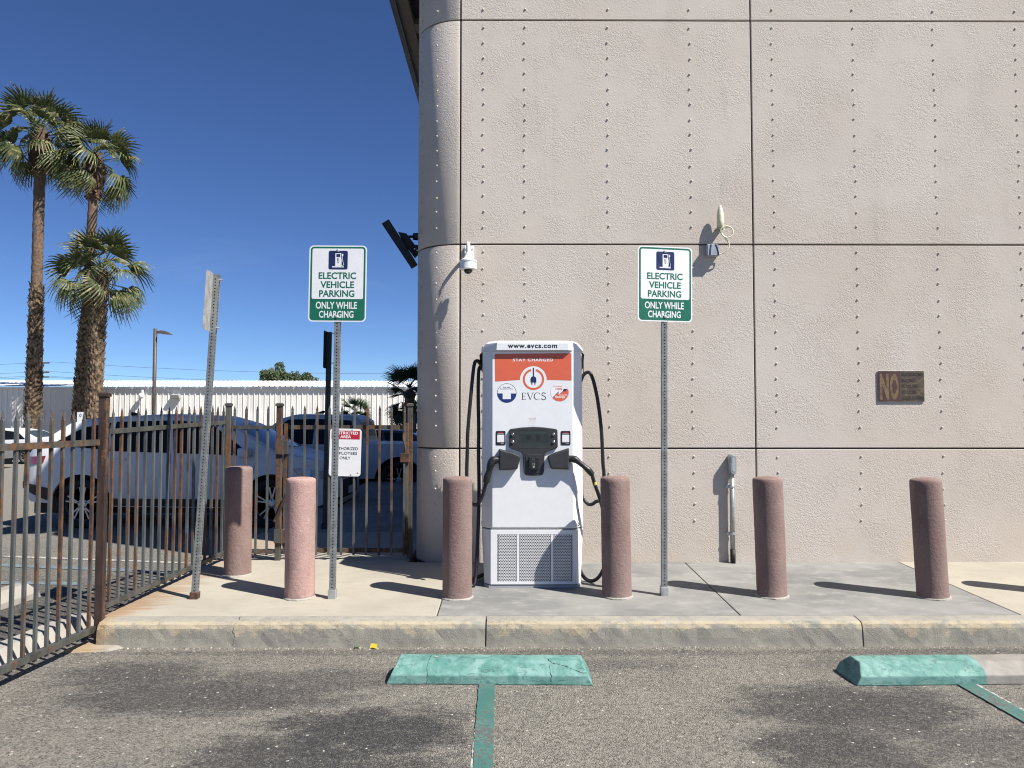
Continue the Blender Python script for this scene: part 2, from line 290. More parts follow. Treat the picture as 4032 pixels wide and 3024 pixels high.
# ------------------------------------------------------------------ mesh helpers
class MB:
    def __init__(s): s.v = []; s.f = []
    def add(s, vs, fs):
        o = len(s.v); s.v += [tuple(v) for v in vs]; s.f += [tuple(i+o for i in f) for f in fs]; return s
    def box(s, x0, x1, y0, y1, z0, z1):
        return s.add([(x0,y0,z0),(x1,y0,z0),(x1,y1,z0),(x0,y1,z0),(x0,y0,z1),(x1,y0,z1),(x1,y1,z1),(x0,y1,z1)], [(0,3,2,1),(4,5,6,7),(0,1,5,4),(1,2,6,5),(2,3,7,6),(3,0,4,7)])
    def loft(s, rings, cap=True, closed=True):
        n = len(rings[0]); vs = [p for r in rings for p in r]; fs = []
        for i in range(len(rings)-1):
            for j in range(n if closed else n-1):
                k = (j+1) % n
                fs.append((i*n+j, i*n+k, (i+1)*n+k, (i+1)*n+j))
        if cap: fs.append(tuple(range(n-1, -1, -1))); fs.append(tuple((len(rings)-1)*n+j for j in range(n)))
        return s.add(vs, fs)
    def prism_xz(s, poly, y0, y1):      # poly in x,z seen from -y, counter-clockwise
        return s.loft([[(x, y1, z) for x, z in poly], [(x, y0, z) for x, z in poly]]) if True else s
    def ring_xz(s, outer, inner, y0, y1):
        n = len(outer); vs = []
        for y in (y0, y1):
            vs += [(x, y, z) for x, z in outer] + [(x, y, z) for x, z in inner]
        fs = []
        for j in range(n):
            k = (j+1) % n
            fs += [(j, k, n+k, n+j), (2*n+j, 3*n+j, 3*n+k, 2*n+k), (j, 2*n+j, 2*n+k, k), (n+j, n+k, 3*n+k, 3*n+j)]
        return s.add(vs, fs)
    def tube(s, path, r, n=10, cap=True):
        path = [Vector(p) for p in path]; rings = []; up = Vector((0, 0, 1)); prev = None
        for i, p in enumerate(path):
            t = (path[min(i+1, len(path)-1)] - path[max(i-1, 0)])
            t = t.normalized() if t.length > 1e-9 else Vector((0, 0, 1))
            if prev is None:
                a = t.cross(up if abs(t.z) < .95 else Vector((1, 0, 0))).normalized()
            else:
                a = (prev - t*prev.dot(t)); a = a.normalized() if a.length > 1e-6 else t.orthogonal().normalized()
            prev = a; b = t.cross(a); rr = r[i] if isinstance(r, (list, tuple)) else r
            rings.append([tuple(p + a*rr*math.cos(2*math.pi*k/n) + b*rr*math.sin(2*math.pi*k/n)) for k in range(n)])
        return s.loft(rings, cap)
    def lathe(s, prof, c=(0, 0, 0), n=24, axis='z', cap=True):
        rings = []
        for r, h in prof:
            ring = []
            for k in range(n):
                a = 2*math.pi*k/n; u, w = r*math.cos(a), r*math.sin(a)
                ring.append((c[0]+u, c[1]+w, c[2]+h) if axis == 'z' else ((c[0]+u, c[1]-h, c[2]+w) if axis == 'y' else (c[0]+h, c[1]+u, c[2]+w)))
            rings.append(ring)
        return s.loft(rings, cap)
    def holes(s, P, ex, ez, cw, ch, nx, nz, r, stagger=False, skip=None):
        """plate of cells, each with an eight sided hole; P lower left, ex/ez unit vectors"""
        P = Vector(P); ex = Vector(ex); ez = Vector(ez)
        rect = [(.5,0),(.5,.5),(0,.5),(-.5,.5),(-.5,0),(-.5,-.5),(0,-.5),(.5,-.5)]
        vs = []; fs = []
        for j in range(nz):
            off = .5 if (stagger and j % 2) else 0
            for i in range(nx):
                if skip and skip(i, j): continue
                c = P + ex*cw*(i+.5+off) + ez*ch*(j+.5); o = len(vs)
                vs += [tuple(c+ex*a*cw+ez*b*ch) for a, b in rect]
                vs += [tuple(c+ex*r*math.cos(k*math.pi/4)+ez*r*math.sin(k*math.pi/4)) for k in range(8)]
                for k in range(8): fs.append((o+k, o+(k+1) % 8, o+8+(k+1) % 8, o+8+k))
        return s.add(vs, fs)
    def build(s, name, mat, parent=None, smooth=False, bevel=0, seg=2, kind=None, label=None, loc=None, rot=None):
        me = bpy.data.meshes.new(name); me.from_pydata(s.v, [], s.f); me.update()
        bm = bmesh.new(); bm.from_mesh(me); bmesh.ops.recalc_face_normals(bm, faces=bm.faces); bm.to_mesh(me); bm.free()
        return link(name, me, mat, parent, smooth, bevel, seg, kind, label, loc, rot)
def link(name, me, mat, parent=None, smooth=False, bevel=0, seg=2, kind=None, label=None, loc=None, rot=None):
    if isinstance(mat, str): mat = M[mat]
    if mat and not me.materials: me.materials.append(mat)
    o = bpy.data.objects.new(name, me); col.objects.link(o)
    if smooth:
        for p in me.polygons: p.use_smooth = True
    if bevel:
        b = o.modifiers.new('bevel', 'BEVEL'); b.width = bevel; b.segments = seg; b.limit_method = 'ANGLE'; b.angle_limit = R(28)
    if parent: o.parent = parent
    if kind: o['kind'] = kind
    if label: o['label'] = label
    if loc: o.location = loc
    if rot: o.rotation_euler = rot
    return o
def tag(o, label, cat, group=None):
    o['label'] = label; o['category'] = cat
    if group: o['group'] = group
    return o
def thing(name, label, cat, loc=(0, 0, 0), rot=(0, 0, 0), group=None):
    o = bpy.data.objects.new(name, None); col.objects.link(o); o.empty_display_size = .1
    o.location = loc; o.rotation_euler = rot
    return tag(o, label, cat, group)
def struct(o): o['kind'] = 'structure'; return o
def dup(o, parent=None):
    c = o.copy(); col.objects.link(c); c.parent = parent
    for ch in list(o.children): dup(ch, c)
    return c
def rrect(cx, cz, w, h, r, n=5):
    pts = []
    for sx, sz, a0 in ((1, -1, -90), (1, 1, 0), (-1, 1, 90), (-1, -1, 180)):
        for k in range(n+1):
            a = R(a0 + 90*k/n)
            pts.append((cx+sx*(w/2-r)+r*math.cos(a), cz+sz*(h/2-r)+r*math.sin(a)))
    return pts
def circ(cx, cz, r, n=32, a0=0, a1=360): return [(cx+r*math.cos(R(a0+(a1-a0)*k/n)), cz+r*math.sin(R(a0+(a1-a0)*k/n))) for k in range(n if a1-a0 == 360 else n+1)]
def smooth_path(pts, k=8):
    pts = [Vector(p) for p in pts]; out = []
    for i in range(len(pts)-1):
        p0 = pts[max(i-1, 0)]; p1 = pts[i]; p2 = pts[i+1]; p3 = pts[min(i+2, len(pts)-1)]
        for j in range(k):
            t = j/k; out.append(.5*((2*p1)+(p2-p0)*t+(2*p0-5*p1+4*p2-p3)*t*t+(3*p1-p0-3*p2+p3)*t**3))
    return out+[pts[-1]]
_tc = {}
def text_mesh(body, bold=0.0, space=1.0):
    key = (body, bold, space)
    if key not in _tc:
        cu = bpy.data.curves.new('t', 'FONT'); cu.body = body; cu.size = 1; cu.offset = bold; cu.space_character = space; cu.resolution_u = 4
        ob = bpy.data.objects.new('t', cu); col.objects.link(ob)
        dg = bpy.context.evaluated_depsgraph_get(); dg.update()
        me = bpy.data.meshes.new_from_object(ob.evaluated_get(dg))
        vs = [tuple(v.co) for v in me.vertices]; fs = [tuple(p.vertices) for p in me.polygons]
        bpy.data.objects.remove(ob); bpy.data.curves.remove(cu); bpy.data.meshes.remove(me)
        x0 = min(v[0] for v in vs); x1 = max(v[0] for v in vs); y0 = min(v[1] for v in vs); y1 = max(v[1] for v in vs)
        _tc[key] = ([((v[0]-x0)/(x1-x0)-.5, (v[1]-y0)/(y1-y0)-.5) for v in vs], fs)
    return _tc[key]
def letter(body, cx, cz, w, h, y, mat, parent, bold=.01, space=1.0, name='lettering', vertical=False):
    vs, fs = text_mesh(body, bold, space)
    if vertical: P = [(cx-b*w, y, cz+a*h) for a, b in vs]
    else: P = [(cx+a*w, y, cz+b*h) for a, b in vs]
    me = bpy.data.meshes.new(name); me.from_pydata(P, [], fs); me.update()
    return link(name, me, mat, parent)
def swz(z): return z
def side_z(y): return .17+.03*(y-5.43)          # top of the sloping sidewalk

# ------------------------------------------------------------------ ground
def gz(y): return 0 if y < 7 else (-.012*(y-7) if y < 45 else -.456)
ys = [-40, -10, 0, 7, 10, 16, 25, 35, 45, 60, 120, 400, 1500]; xs = [-1500, -300, -60, -20, -8, 0, 20, 60, 300, 1500]
mb = MB(); mb.add([(x, y, gz(y)) for y in ys for x in xs], [(j*len(xs)+i, j*len(xs)+i+1, (j+1)*len(xs)+i+1, (j+1)*len(xs)+i) for j in range(len(ys)-1) for i in range(len(xs)-1)])
struct(mb.build('ground', 'asphalt'))
# sidewalk slabs with real joints
sw = struct(bpy.data.objects.new('sidewalk', None)); col.objects.link(sw)
def slab(x0, x1, y0, y1, mat, zf=side_z):
    MB().add([(x0,y0,-.1),(x1,y0,-.1),(x1,y1,-.1),(x0,y1,-.1),(x0,y0,zf(y0)),(x1,y0,zf(y0)),(x1,y1,zf(y1)),(x0,y1,zf(y1))], [(0,3,2,1),(4,5,6,7),(0,1,5,4),(1,2,6,5),(2,3,7,6),(3,0,4,7)]).build('slab', mat, sw, bevel=.006)
for x0, x1, m in ((-2.905, -.514, 'cream'), (-.506, 1.669, 'grey'), (1.677, 3.696, 'grey'), (3.704, 6.0, 'cream'), (6.008, 9, 'cream')): slab(x0, x1, 5.592, 7.345, m)
back_z = lambda y: side_z(7.345)+.004*(y-7.345)
for y0, y1 in ((7.353, 9.2), (9.208, 11.2), (11.208, 13.2), (13.208, 15.2), (15.208, 20)): slab(-2.905, -.95, y0, y1, 'cream' if y0 < 8 else 'grey', back_z)
MB().box(-2.89, 9, 5.585, 7.4, -.1, .12).build('joint_bed', 'ply', sw)
# kerb segments
kb = struct(bpy.data.objects.new('kerb', None)); col.objects.link(kb)
rk = random.Random(3)
prof = [(5.60, -.1), (5.582, -.1), (5.582, .172), (5.575, .175), (5.50, .173), (5.462, .168), (5.440, .152), (5.430, .125), (5.424, .06), (5.418, 0), (5.41, -.1)]
for x0, x1 in ((-2.86, -.158), (-.148, 2.478), (2.488, 5.2), (5.21, 8.5)):
    n = int((x1-x0)/.06); rings = []
    for i in range(n+1):
        x = x0+(x1-x0)*i/n; e = min(i, n-i); chip = .006 if e == 0 else 0
        rings.append([(x+(.01*(z-.1) if e == 0 else 0), y+(rk.uniform(-.0025, .0025) if 2 < k < 9 else 0)+chip*(k > 3), z-(chip if 2 < k < 8 else 0)+(rk.uniform(-.002, .002) if 2 < k < 8 else 0)) for k, (y, z) in enumerate(prof[1:])])
    MB().loft(rings).build('kerb_stone', 'kerb', kb, smooth=False)
# crack in the left kerb stone
kerb_crack = [(-1.905, 5.56, .1755), (-1.895, 5.50, .174), (-1.90, 5.443, .1565), (-1.915, 5.4285, .12), (-1.90, 5.4235, .07), (-1.91, 5.4185, .01)]
# painted bay lines: sheets 4 mm above the asphalt
def sheet(name, pts, mat, z, n=110):
    (a, b, c, d) = [Vector((p[0], p[1], 0)) for p in pts]; mb = MB(); rr = random.Random(name+str(pts[0])); vs = []
    for i in range(n+1):
        t = i/n; l = a.lerp(d, t); r_ = b.lerp(c, t); w = (r_-l).normalized()
        vs += [tuple(l+w*rr.uniform(-.003, .003)+Vector((0, 0, z+gz(l.y)))), tuple(r_+w*rr.uniform(-.003, .003)+Vector((0, 0, z+gz(r_.y))))]
    mb.add(vs, [(2*i, 2*i+1, 2*i+3, 2*i+2) for i in range(n)])
    return struct(mb.build(name, mat))
sheet('bay_line', [(-.178, 4.95), (-.078, 4.95), (-.058, 2.2), (-.142, 2.2)], 'line_teal', .008)
sheet('old_bay_line', [(-.168, 5.12), (-.088, 5.12), (-.075, 2.2), (-.172, 2.2)], 'line_white', .004)
sheet('bay_line', [(2.675, 4.9), (2.785, 4.9), (2.84, 2.2), (2.74, 2.2)], 'line_teal', .008)
sheet('old_bay_line', [(2.68, 5.12), (2.80, 5.12), (2.865, 2.2), (2.765, 2.2)], 'line_white', .004)
sheet('blue_bay_line', [(-6.5, 8.6), (-6.5, 8.75), (-3.2, 8.1), (-3.2, 7.95)], 'line_blue', .006)
sheet('blue_bay_line', [(-6.0, 7.55), (-6.0, 7.68), (-4.1, 7.55), (-4.1, 7.42)], 'line_blue', .006)
sheet('pale_bay_line', [(-9.5, 9.7), (-9.5, 9.8), (-3.4, 8.62), (-3.4, 8.54)], 'line_white', .005)

# ------------------------------------------------------------------ building
WY = 7.33; XL = -.459; CR = .455
bd = thing('stucco_building', 'large beige stucco building with bolted panels and rounded corner', 'building', (0, 0, 0))
GX = [XL, 2.364, 5.19, 8.0]; GZ = [.205, 1.299, 3.258, 5.461, 7.9]; G = .0075
MB().box(XL, 8.3, WY+.03, WY+.5, .0, 7.85).build('wall_core', 'ply', bd)  # dark red-brown core, seen in the panel joints
ring = lambda r, z, n=20: [(XL-r*math.sin(math.pi/2*k/n), WY+CR-r*math.cos(math.pi/2*k/n), z) for k in range(n+1)]
inner = ring(CR-.03, 0); MB().loft([[(x, y, z) for x, y, _ in inner]+[(XL-CR+.03, WY+3, z), (XL, WY+3, z)] for z in (0, 7.85)]).build('corner_core', 'ply', bd)
rb = random.Random(11)
bolt_me = None
mb = MB().lathe([(.0105, 0), (.0102, .005), (.008, .009), (.003, .011)], n=10, axis='y'); me_b = mb.build('bolt', 'stucco').data
bpy.data.objects.remove(bpy.data.objects['bolt'])
BX = [-.236, .165, .968, 1.770, 2.570, 3.362, 4.149, 4.952]
def add_bolt(parent, x, y, z, ang=0): link('bolt', me_b, None, parent, loc=(x, y, z), rot=(0, 0, ang))
def rows(r):
    a, b = GZ[r], GZ[r+1]
    zs = []; z = b-.075
    while z > (a+.06 if r else .58): zs.append(z); z -= .1505 if r != 1 else .1525
    return zs
bulk = MB()
for r in range(4):
    for c in range(3):
        x0, x1, z0, z1 = GX[c]+G, GX[c+1]-G, GZ[r]+(G if r else 0), GZ[r+1]-G; yj = rb.uniform(-.001, .001)
        pn = MB().box(x0, x1, WY+yj, WY+.034, z0, z1).build('wall_panel', 'stucco', bd, bevel=.005)
        for bx in BX:
            if not (x0 < bx < x1): continue
            for z in rows(r):
                px, pz = bx+rb.uniform(-.006, .006), z+rb.uniform(-.008, .008)
                if pz < 5.46: add_bolt(pn, px, WY+.001, pz)
                elif pz < 5.9: bulk.lathe([(.0115, 0), (.0112, .005), (.004, .0115)], (px, WY+.001, pz), 8, 'y')
    # curved corner panel
    z0, z1 = GZ[r]+(G if r else 0), GZ[r+1]-G; mb = MB(); n = 20
    a0 = .0075/CR
    ro = [(XL-CR*math.sin(a0+(math.pi/2-a0)*k/n), WY+CR-CR*math.cos(a0+(math.pi/2-a0)*k/n)) for k in range(n+1)]
    ri = [(XL-(CR-.034)*math.sin(a0+(math.pi/2-a0)*k/n), WY+CR-(CR-.034)*math.cos(a0+(math.pi/2-a0)*k/n)) for k in range(n, -1, -1)]
    cp = mb.loft([[(x, y, z) for x, y in ro+ri] for z in (z0, z1)]).build('corner_panel', 'stucco', bd, smooth=True, bevel=.004)
    md = cp.modifiers.new('es', 'EDGE_SPLIT'); md.split_angle = R(35)
    for th, jit in ((31, .4), (62, .4)):
        for z in rows(r):
            a = R(th+rb.uniform(-jit, jit)); pz = z+rb.uniform(-.012, .012)
            px, py = XL-(CR-.001)*math.sin(a), WY+CR-(CR-.001)*math.cos(a)
            if pz < 5.46 and th < 50: add_bolt(cp, px, py, pz, -a)
            elif pz < 5.9: bulk.lathe([(.011, 0), (.011, .011), (.004, .019)], (px, py, pz), 8, 'y')
bulk.build('upper_bolts', 'stucco', bd, kind='stuff')
SX = XL-CR
MB().box(SX, SX+.2, WY+CR+.008, 34, .0, 7.85).build('side_wall', 'stucco', bd)
MB().box(SX-.0, 8.3, WY+.55, 34, 7.86, 8.1).build('roof', 'fascia', bd)
# eave along the side wall: soffit frames, vent recesses, stepped fascia
ZE = 7.84; XE = -1.78
sf = MB().box(XE+.10, SX-.003, WY+.2, 34, ZE+.16, ZE+.2).build('eave', 'soffit', bd)
for k in range(9):
    y0 = 8.1+k*2.1
    MB().box(XE+.10, SX-.003, y0-.30, y0, ZE+.012, ZE+.155).build('soffit_beam', 'soffit', sf)
    MB().box(XE+.31, SX-.04, y0+.02, y0+1.78, ZE+.10, ZE+.15).build('soffit_vent', 'recess', sf)
MB().box(XE+.10, XE+.28, WY+.2, 34, ZE+.005, ZE+.154).build('soffit_edge', 'soffit', sf)
for k in range(4):
    MB().box(XE+.025*k, XE+.025*k+.021, WY+.2, 34, ZE-.012*k, ZE+.32).build('fascia_strip', 'fascia', sf)

# flood light on the side wall
fl = thing('flood_light', 'flat black flood light tilted on a bracket beside the rounded building corner', 'flood light', (SX, 8.0, 3.4))
def loc_poly(poly, ox, oz): return [(x-ox, z-oz) for x, z in poly]
MB().prism_xz(loc_poly([(-1.301, 3.589), (-1.032, 3.185), (-.966, 3.228), (-1.227, 3.635)], SX, 3.4), -.16, .2).build('lamp_housing', 'jet', fl, bevel=.006)
MB().prism_xz(loc_poly([(-1.145, 3.527), (-1.10, 3.43), (-.983, 3.276), (-.952, 3.31), (SX, 3.31), (SX, 3.39), (-.968, 3.39), (-1.057, 3.51)], SX, 3.4), -.06, .08).build('bracket', 'jet', fl)
MB().lathe([(.012, -.15), (.014, -.10), (.014, -.085), (.036, -.08), (.04, -.03), (.04, .0)], (0, 0, .09), 16, 'x').build('light_sensor', 'dkpost', fl, smooth=True)
for bx, bz in ((-.97+.0, 3.345), (-.945, 3.33)): MB().lathe([(.008, 0), (.008, .006)], (bx-SX, -.06, bz-3.4), 12, 'y').build('bracket_bolt', 'alu', fl)
# dome camera
dc = thing('security_camera', 'white dome security camera hanging from a bracket on the beige wall', 'camera', (-.371, 7.13, 3.0))
MB().box(-.045, .045, .175, .199, .12, .235).build('wall_plate', 'white', dc, bevel=.004)
MB().tube(smooth_path([(-.01, .19, .15), (-.01, .14, .19), (-.004, .07, .225), (0, .015, .22), (0, 0, .17), (0, 0, .10)], 6), .018, 12).build('bracket_arm', 'white', dc, smooth=True)
MB().lathe([(.02, .135), (.026, .12), (.04, .085), (.072, .062), (.082, .058), (.082, .045), (.078, .043), (.078, -.022), (.06, -.028)], n=32).build('housing', 'white', dc, smooth=True).modifiers.new('es', 'EDGE_SPLIT').split_angle = R(40)
MB().lathe([(.042, -.026)]+[(.042*math.cos(R(a)), -.026-.042*math.sin(R(a))) for a in range(10, 90, 10)], n=24).build('dome', 'smoked', dc, smooth=True)
for sx in (-.03, .03): MB().lathe([(.007, 0), (.007, .004)], (sx, .175, .205), 10, 'y').build('screw', 'alu', dc)
# antenna, its cable and the box
an = thing('bullet_antenna', 'cream bullet shaped antenna above the small grey box on the wall', 'antenna', (2.028, 7.255, 3.41))
MB().lathe([(.028, 0), (.034, .006), (.034, .06), (.033, .10), (.028, .15), (.018, .19), (.008, .208), (.002, .212)], n=24).build('radome', 'cream_pl', an, smooth=True)
MB().box(-.03, .03, .0, .073, -.012, .0).build('wall_bracket', 'galv', an)
cp_ = [(.012, 0, -.004), (.02, -.01, -.03), (.0, -.01, -.055), (.01, -.012, -.085), (.045, -.015, -.105), (.085, -.012, -.075), (.08, -.01, -.02), (.04, -.008, .002), (.0, -.005, -.02), (.0, -.002, -.06), (.04, 0, -.10), (.08, .0, -.085), (.09, 0, -.035), (.06, 0, -.005), (.015, .005, -.025), (.01, .005, -.06), (.05, .01, -.13), (.065, .02, -.16), (.055, .02, -.20), (.01, .03, -.24), (-.035, .03, -.25), (-.05, .02, -.235)]
MB().tube(smooth_path([(x*1.25, y-.02, z*1.05) for x, y, z in cp_], 6), .0058, 8).build('cable', 'cream_pl', an, smooth=True)
jb = thing('junction_box', 'small grey junction box with two dark stripes under the antenna', 'junction box', (1.955, WY, 3.19))
MB().box(-.056, .056, -.078, -.001, -.057, .057).build('box', 'box', jb, bevel=.004)
MB().box(-.052, .052, -.0825, -.0785, -.053, .053).build('cover', 'box', jb, bevel=.002)
for o_ in (0, .042):
    a = [(-.012+o_+.03*(t/8)**2-.018*(1-t/8)*0, .053-.106*t/8) for t in range(9)]
    xs_ = [(-.02+o_-.012*math.sin(math.pi*t/8*.5)*(1 if o_ == 0 else -2.2)*(1 if o_ == 0 else 1), .0525-.105*t/8) for t in range(9)]
    MB().prism_xz([(x-.008, z) for x, z in xs_]+[(x+.008, z) for x, z in reversed(xs_)], -.0836, -.083).build('stripe', 'navy', jb)
for sx in (-.02, .025): MB().lathe([(.004, 0), (.004, .003)], (sx, -.0825, .045), 8, 'y').build('screw', 'alu', jb)
# conduit
cd = thing('electrical_conduit', 'grey metal conduit with rounded fitting rising from sidewalk against wall', 'conduit', (2.118, WY-.045, side_z(7.28)))
def conduit_body():
    pr = []
    poly = rrect(0, .925, .068, .19, .032, 6)
    MB().prism_xz(poly, -.035, .043).build('fitting_body', 'zinc', cd, bevel=.004)
    MB().prism_xz(rrect(.004, .925, .058, .175, .028, 6), -.044, -.0355).build('cover', 'zinc', cd, bevel=.003)
    MB().prism_xz(rrect(.004, .925, .03, .13, .014, 6), -.0475, -.0445).build('cover_boss', 'alu', cd, bevel=.002)
conduit_body()
MB().lathe([(.023, .13), (.023, .86)], n=18).build('pipe', 'zinc', cd, smooth=True)
MB().lathe([(.0245, -.02), (.0245, .131)], n=18).build('tape_wrap', 'jet', cd, smooth=True)
for z in (.80, .815): MB().lathe([(.029, z), (.029, z+.008)], n=6).build('coupling', 'zinc', cd)
for z in (.715, .275):
    MB().lathe([(.027, z-.008), (.027, z+.008)], n=18).build('clamp', 'alu', cd)
    MB().box(-.052, -.018, .02, .043, z-.014, z+.014).build('clamp_foot', 'alu', cd)
# plaque
pq = thing('wall_plaque', 'small dark weathered notice plaque with big faded NO lettering on wall', 'plaque', (3.758, WY-.002, 1.893))
MB().box(-.222, .222, -.009, -.002, -.148, .148).build('frame', 'aluback', pq, bevel=.002)
MB().box(-.2195, .2195, -.0115, -.0095, -.1455, .1455).build('board', 'plaque', pq)
MB().box(-.217, -.01, -.0122, -.0117, -.143, .143).build('field', 'maroon', pq)
letter('N', -.163, -.005, .085, .25, -.0126, 'tan', pq, .05); letter('O', -.067, -.005, .085, .25, -.0126, 'tan', pq, .05)
for k, t in enumerate(('SKATEBOARDING', 'SKATING', 'BICYCLING', 'SCOOTERS', 'ROLLER BLADING')):
    w = .012*len(t)+.045; letter(t, .003+w/2, .112-.056*k, w, .034, -.0126, 'brown', pq, .03)

# ------------------------------------------------------------------ charger
CX, CY = .205, 6.375
ev = thing('electric_car_charger', 'tall white electric car charger with orange panel and black cables', 'charger', (CX, CY, side_z(CY)))
a5 = lambda a, b: (.00071327*a-.7324, 2.135-.00071327*b)
a6 = lambda a, b: (.00082427*a-.7324, 1.1887-.00082427*b)
def outline(ow, fw, c, d, z, y0=0.0): return [(-ow, y0+d, z), (-ow, y0+c, z), (-fw, y0, z), (fw, y0, z), (ow, y0+c, z), (ow, y0+d, z)]
DEP = .42
MB().loft([outline(.425, .345, .10, DEP, .482), outline(.422, .345, .10, DEP, 1.2), outline(.417, .343, .10, DEP, 1.955)]).build('cabinet', 'white', ev, bevel=.008, seg=3)
MB().loft([outline(.40, .352, .06, DEP-.03, .025, .004), outline(.424, .345, .10, DEP, .474)]).build('lower_cabinet', 'white', ev, bevel=.006, seg=3)
MB().loft([outline(.41, .335, .09, DEP-.01, .465, .012), outline(.41, .335, .09, DEP-.01, .49, .012)]).build('seam', 'jet', ev)
MB().loft([outline(.405, .36, .055, DEP-.02, -.01, -.002), outline(.405, .36, .055, DEP-.02, .022, -.002)]).build('plinth', 'grey_coat', ev, bevel=.004)
MB().loft([outline(.43, .30, .12, DEP+.03, 1.951, -.038), outline(.425, .298, .12, DEP+.03, 1.975, -.038), outline(.39, .295, .10, DEP+.02, 2.014, -.038), outline(.36, .29, .09, DEP, 2.035, .0)]).build('top_cap', 'white', ev, bevel=.004)
letter('www.evcs.com', -.002, 1.984, .41, .030, -.0384, 'ink', ev, .035, 1.15)
# raised front panel
MB().prism_xz([(-.335, .492), (.335, .492), (.335, 1.945), (-.335, 1.945)], -.006, .003).build('front_panel', 'white', ev, bevel=.004)
FY = -.0063
# orange print with the round cut-out
cx, cz = a5(1037, 592)
pts = [a5(590, 610)]
l0, r0 = a5(883, 598), a5(1192, 597)
arc = []
rad = .1105
al = math.degrees(math.atan2(l0[1]-cz, -math.sqrt(max(rad**2-(l0[1]-cz)**2, 0)))) % 360; ar = 180-al
poly = [a5(598, 618)]+[(cx+rad*math.cos(R(a)), cz+rad*math.sin(R(a))) for a in [al+(ar-al)*k/28 for k in range(29)]]+[a5(1472, 606), a5(1480, 598), a5(1478, 292), a5(1470, 286), a5(596, 294), a5(586, 302), a5(590, 610)]
def flat(poly, y, mat, name, parent, th=.00025):
    return MB().prism_xz(poly, y-th, y).build(name, mat, parent)
flat(poly, FY, 'orange', 'orange_print', ev)
letter('STAY CHARGED', a5(1031, 0)[0], a5(0, 364)[1], .334, .027, FY-0.00056, 'swhite', ev, .03, 1.2)
def arc_ring(cx, cz, r0, r1, a0, a1, y, mat, name, parent, n=40):
    out = [(cx+r1*math.cos(R(a0+(a1-a0)*k/n)), cz+r1*math.sin(R(a0+(a1-a0)*k/n))) for k in range(n+1)]
    inn = [(cx+r0*math.cos(R(a0+(a1-a0)*k/n)), cz+r0*math.sin(R(a0+(a1-a0)*k/n))) for k in range(n+1)]
    vs = [(x, y, z) for x, z in out]+[(x, y, z) for x, z in inn]
    return MB().add(vs, [(k, k+1, n+2+k, n+1+k) for k in range(n)]).build(name, mat, parent)
em = arc_ring(cx, cz, .0712, .0885, 103.5, 436.5, FY-0.00028, 'orange', 'emblem_ring', ev)
k_ = .00071327
plug = [(-5, -60), (-33, -38), (-33, 38), (-22, 38), (-22, 62), (-10, 62), (-10, 38), (10, 38), (10, 62), (22, 62), (22, 38), (33, 38), (33, -5), (25, -25), (7, -36), (7, -135), (-7, -135), (-7, -36), (-25, -25)]
plug = [(-7, -136), (-7, -36), (-24, -28), (-34, -8), (-34, 36), (-24, 36), (-24, 58), (-18, 64), (-11, 58), (-11, 36), (11, 36), (11, 58), (18, 64), (24, 58), (24, 36), (34, 36), (34, -8), (24, -28), (7, -36), (7, -136)]
flat([(cx+x*k_, cz-y*k_) for x, y in plug], FY-0.00017, 'navy', 'emblem_plug', ev)
# serif EVCS
ex0, ez0 = a5(897, 828); ex1, ez1 = a5(1182, 748); U = (ex1-ex0)/285; 
def glyph(polys):
    mb = MB()
    for p in polys: mb.add([(ex0+x*U, FY-0.00035, ez0+z*U) for x, z in p], [tuple(range(len(p)))])
    return mb.build('lettering', 'ink', ev)
def stroke(pts, w):
    P = [Vector((x, z)) for x, z in pts]; L_ = []; R_ = []
    for i, p in enumerate(P):
        t = (P[min(i+1, len(P)-1)]-P[max(i-1, 0)]).normalized(); nn = Vector((-t.y, t.x)); ww = w[i] if isinstance(w, list) else w
        L_.append(p+nn*ww/2); R_.append(p-nn*ww/2)
    return [[tuple(L_[i]), tuple(L_[i+1]), tuple(R_[i+1]), tuple(R_[i])] for i in range(len(P)-1)]
glyph(stroke([(14, 0), (14, 80)], 9)+stroke([(3, 2), (52, 2)], 4)+stroke([(3, 78), (50, 78)], 4)+stroke([(14, 41), (42, 41)], 4)+stroke([(51, 2), (55, 16)], 3)+stroke([(49, 78), (50, 66)], 3)+stroke([(41, 48), (41, 34)], 3))
glyph(stroke([(72, 79), (104, 0)], 9)+stroke([(103, 0), (134, 79)], 4)+stroke([(62, 79), (86, 79)], 4)+stroke([(122, 79), (144, 79)], 4))
glyph(stroke([(187+38*math.cos(R(a)), 40+41*math.sin(R(a))) for a in range(45, 318, 9)], [3+7*max(0, -math.cos(R(a))) for a in range(45, 318, 9)])+stroke([(214, 76), (214, 58)], 3))
sp = [(280, 66), (273, 76), (258, 81), (244, 75), (238, 62), (245, 51), (260, 43), (276, 33), (284, 19), (276, 5), (258, -1), (241, 4), (234, 16)]
glyph(stroke([tuple(v)[:2] for v in smooth_path([(x, z, 0) for x, z in sp], 4)], 8))
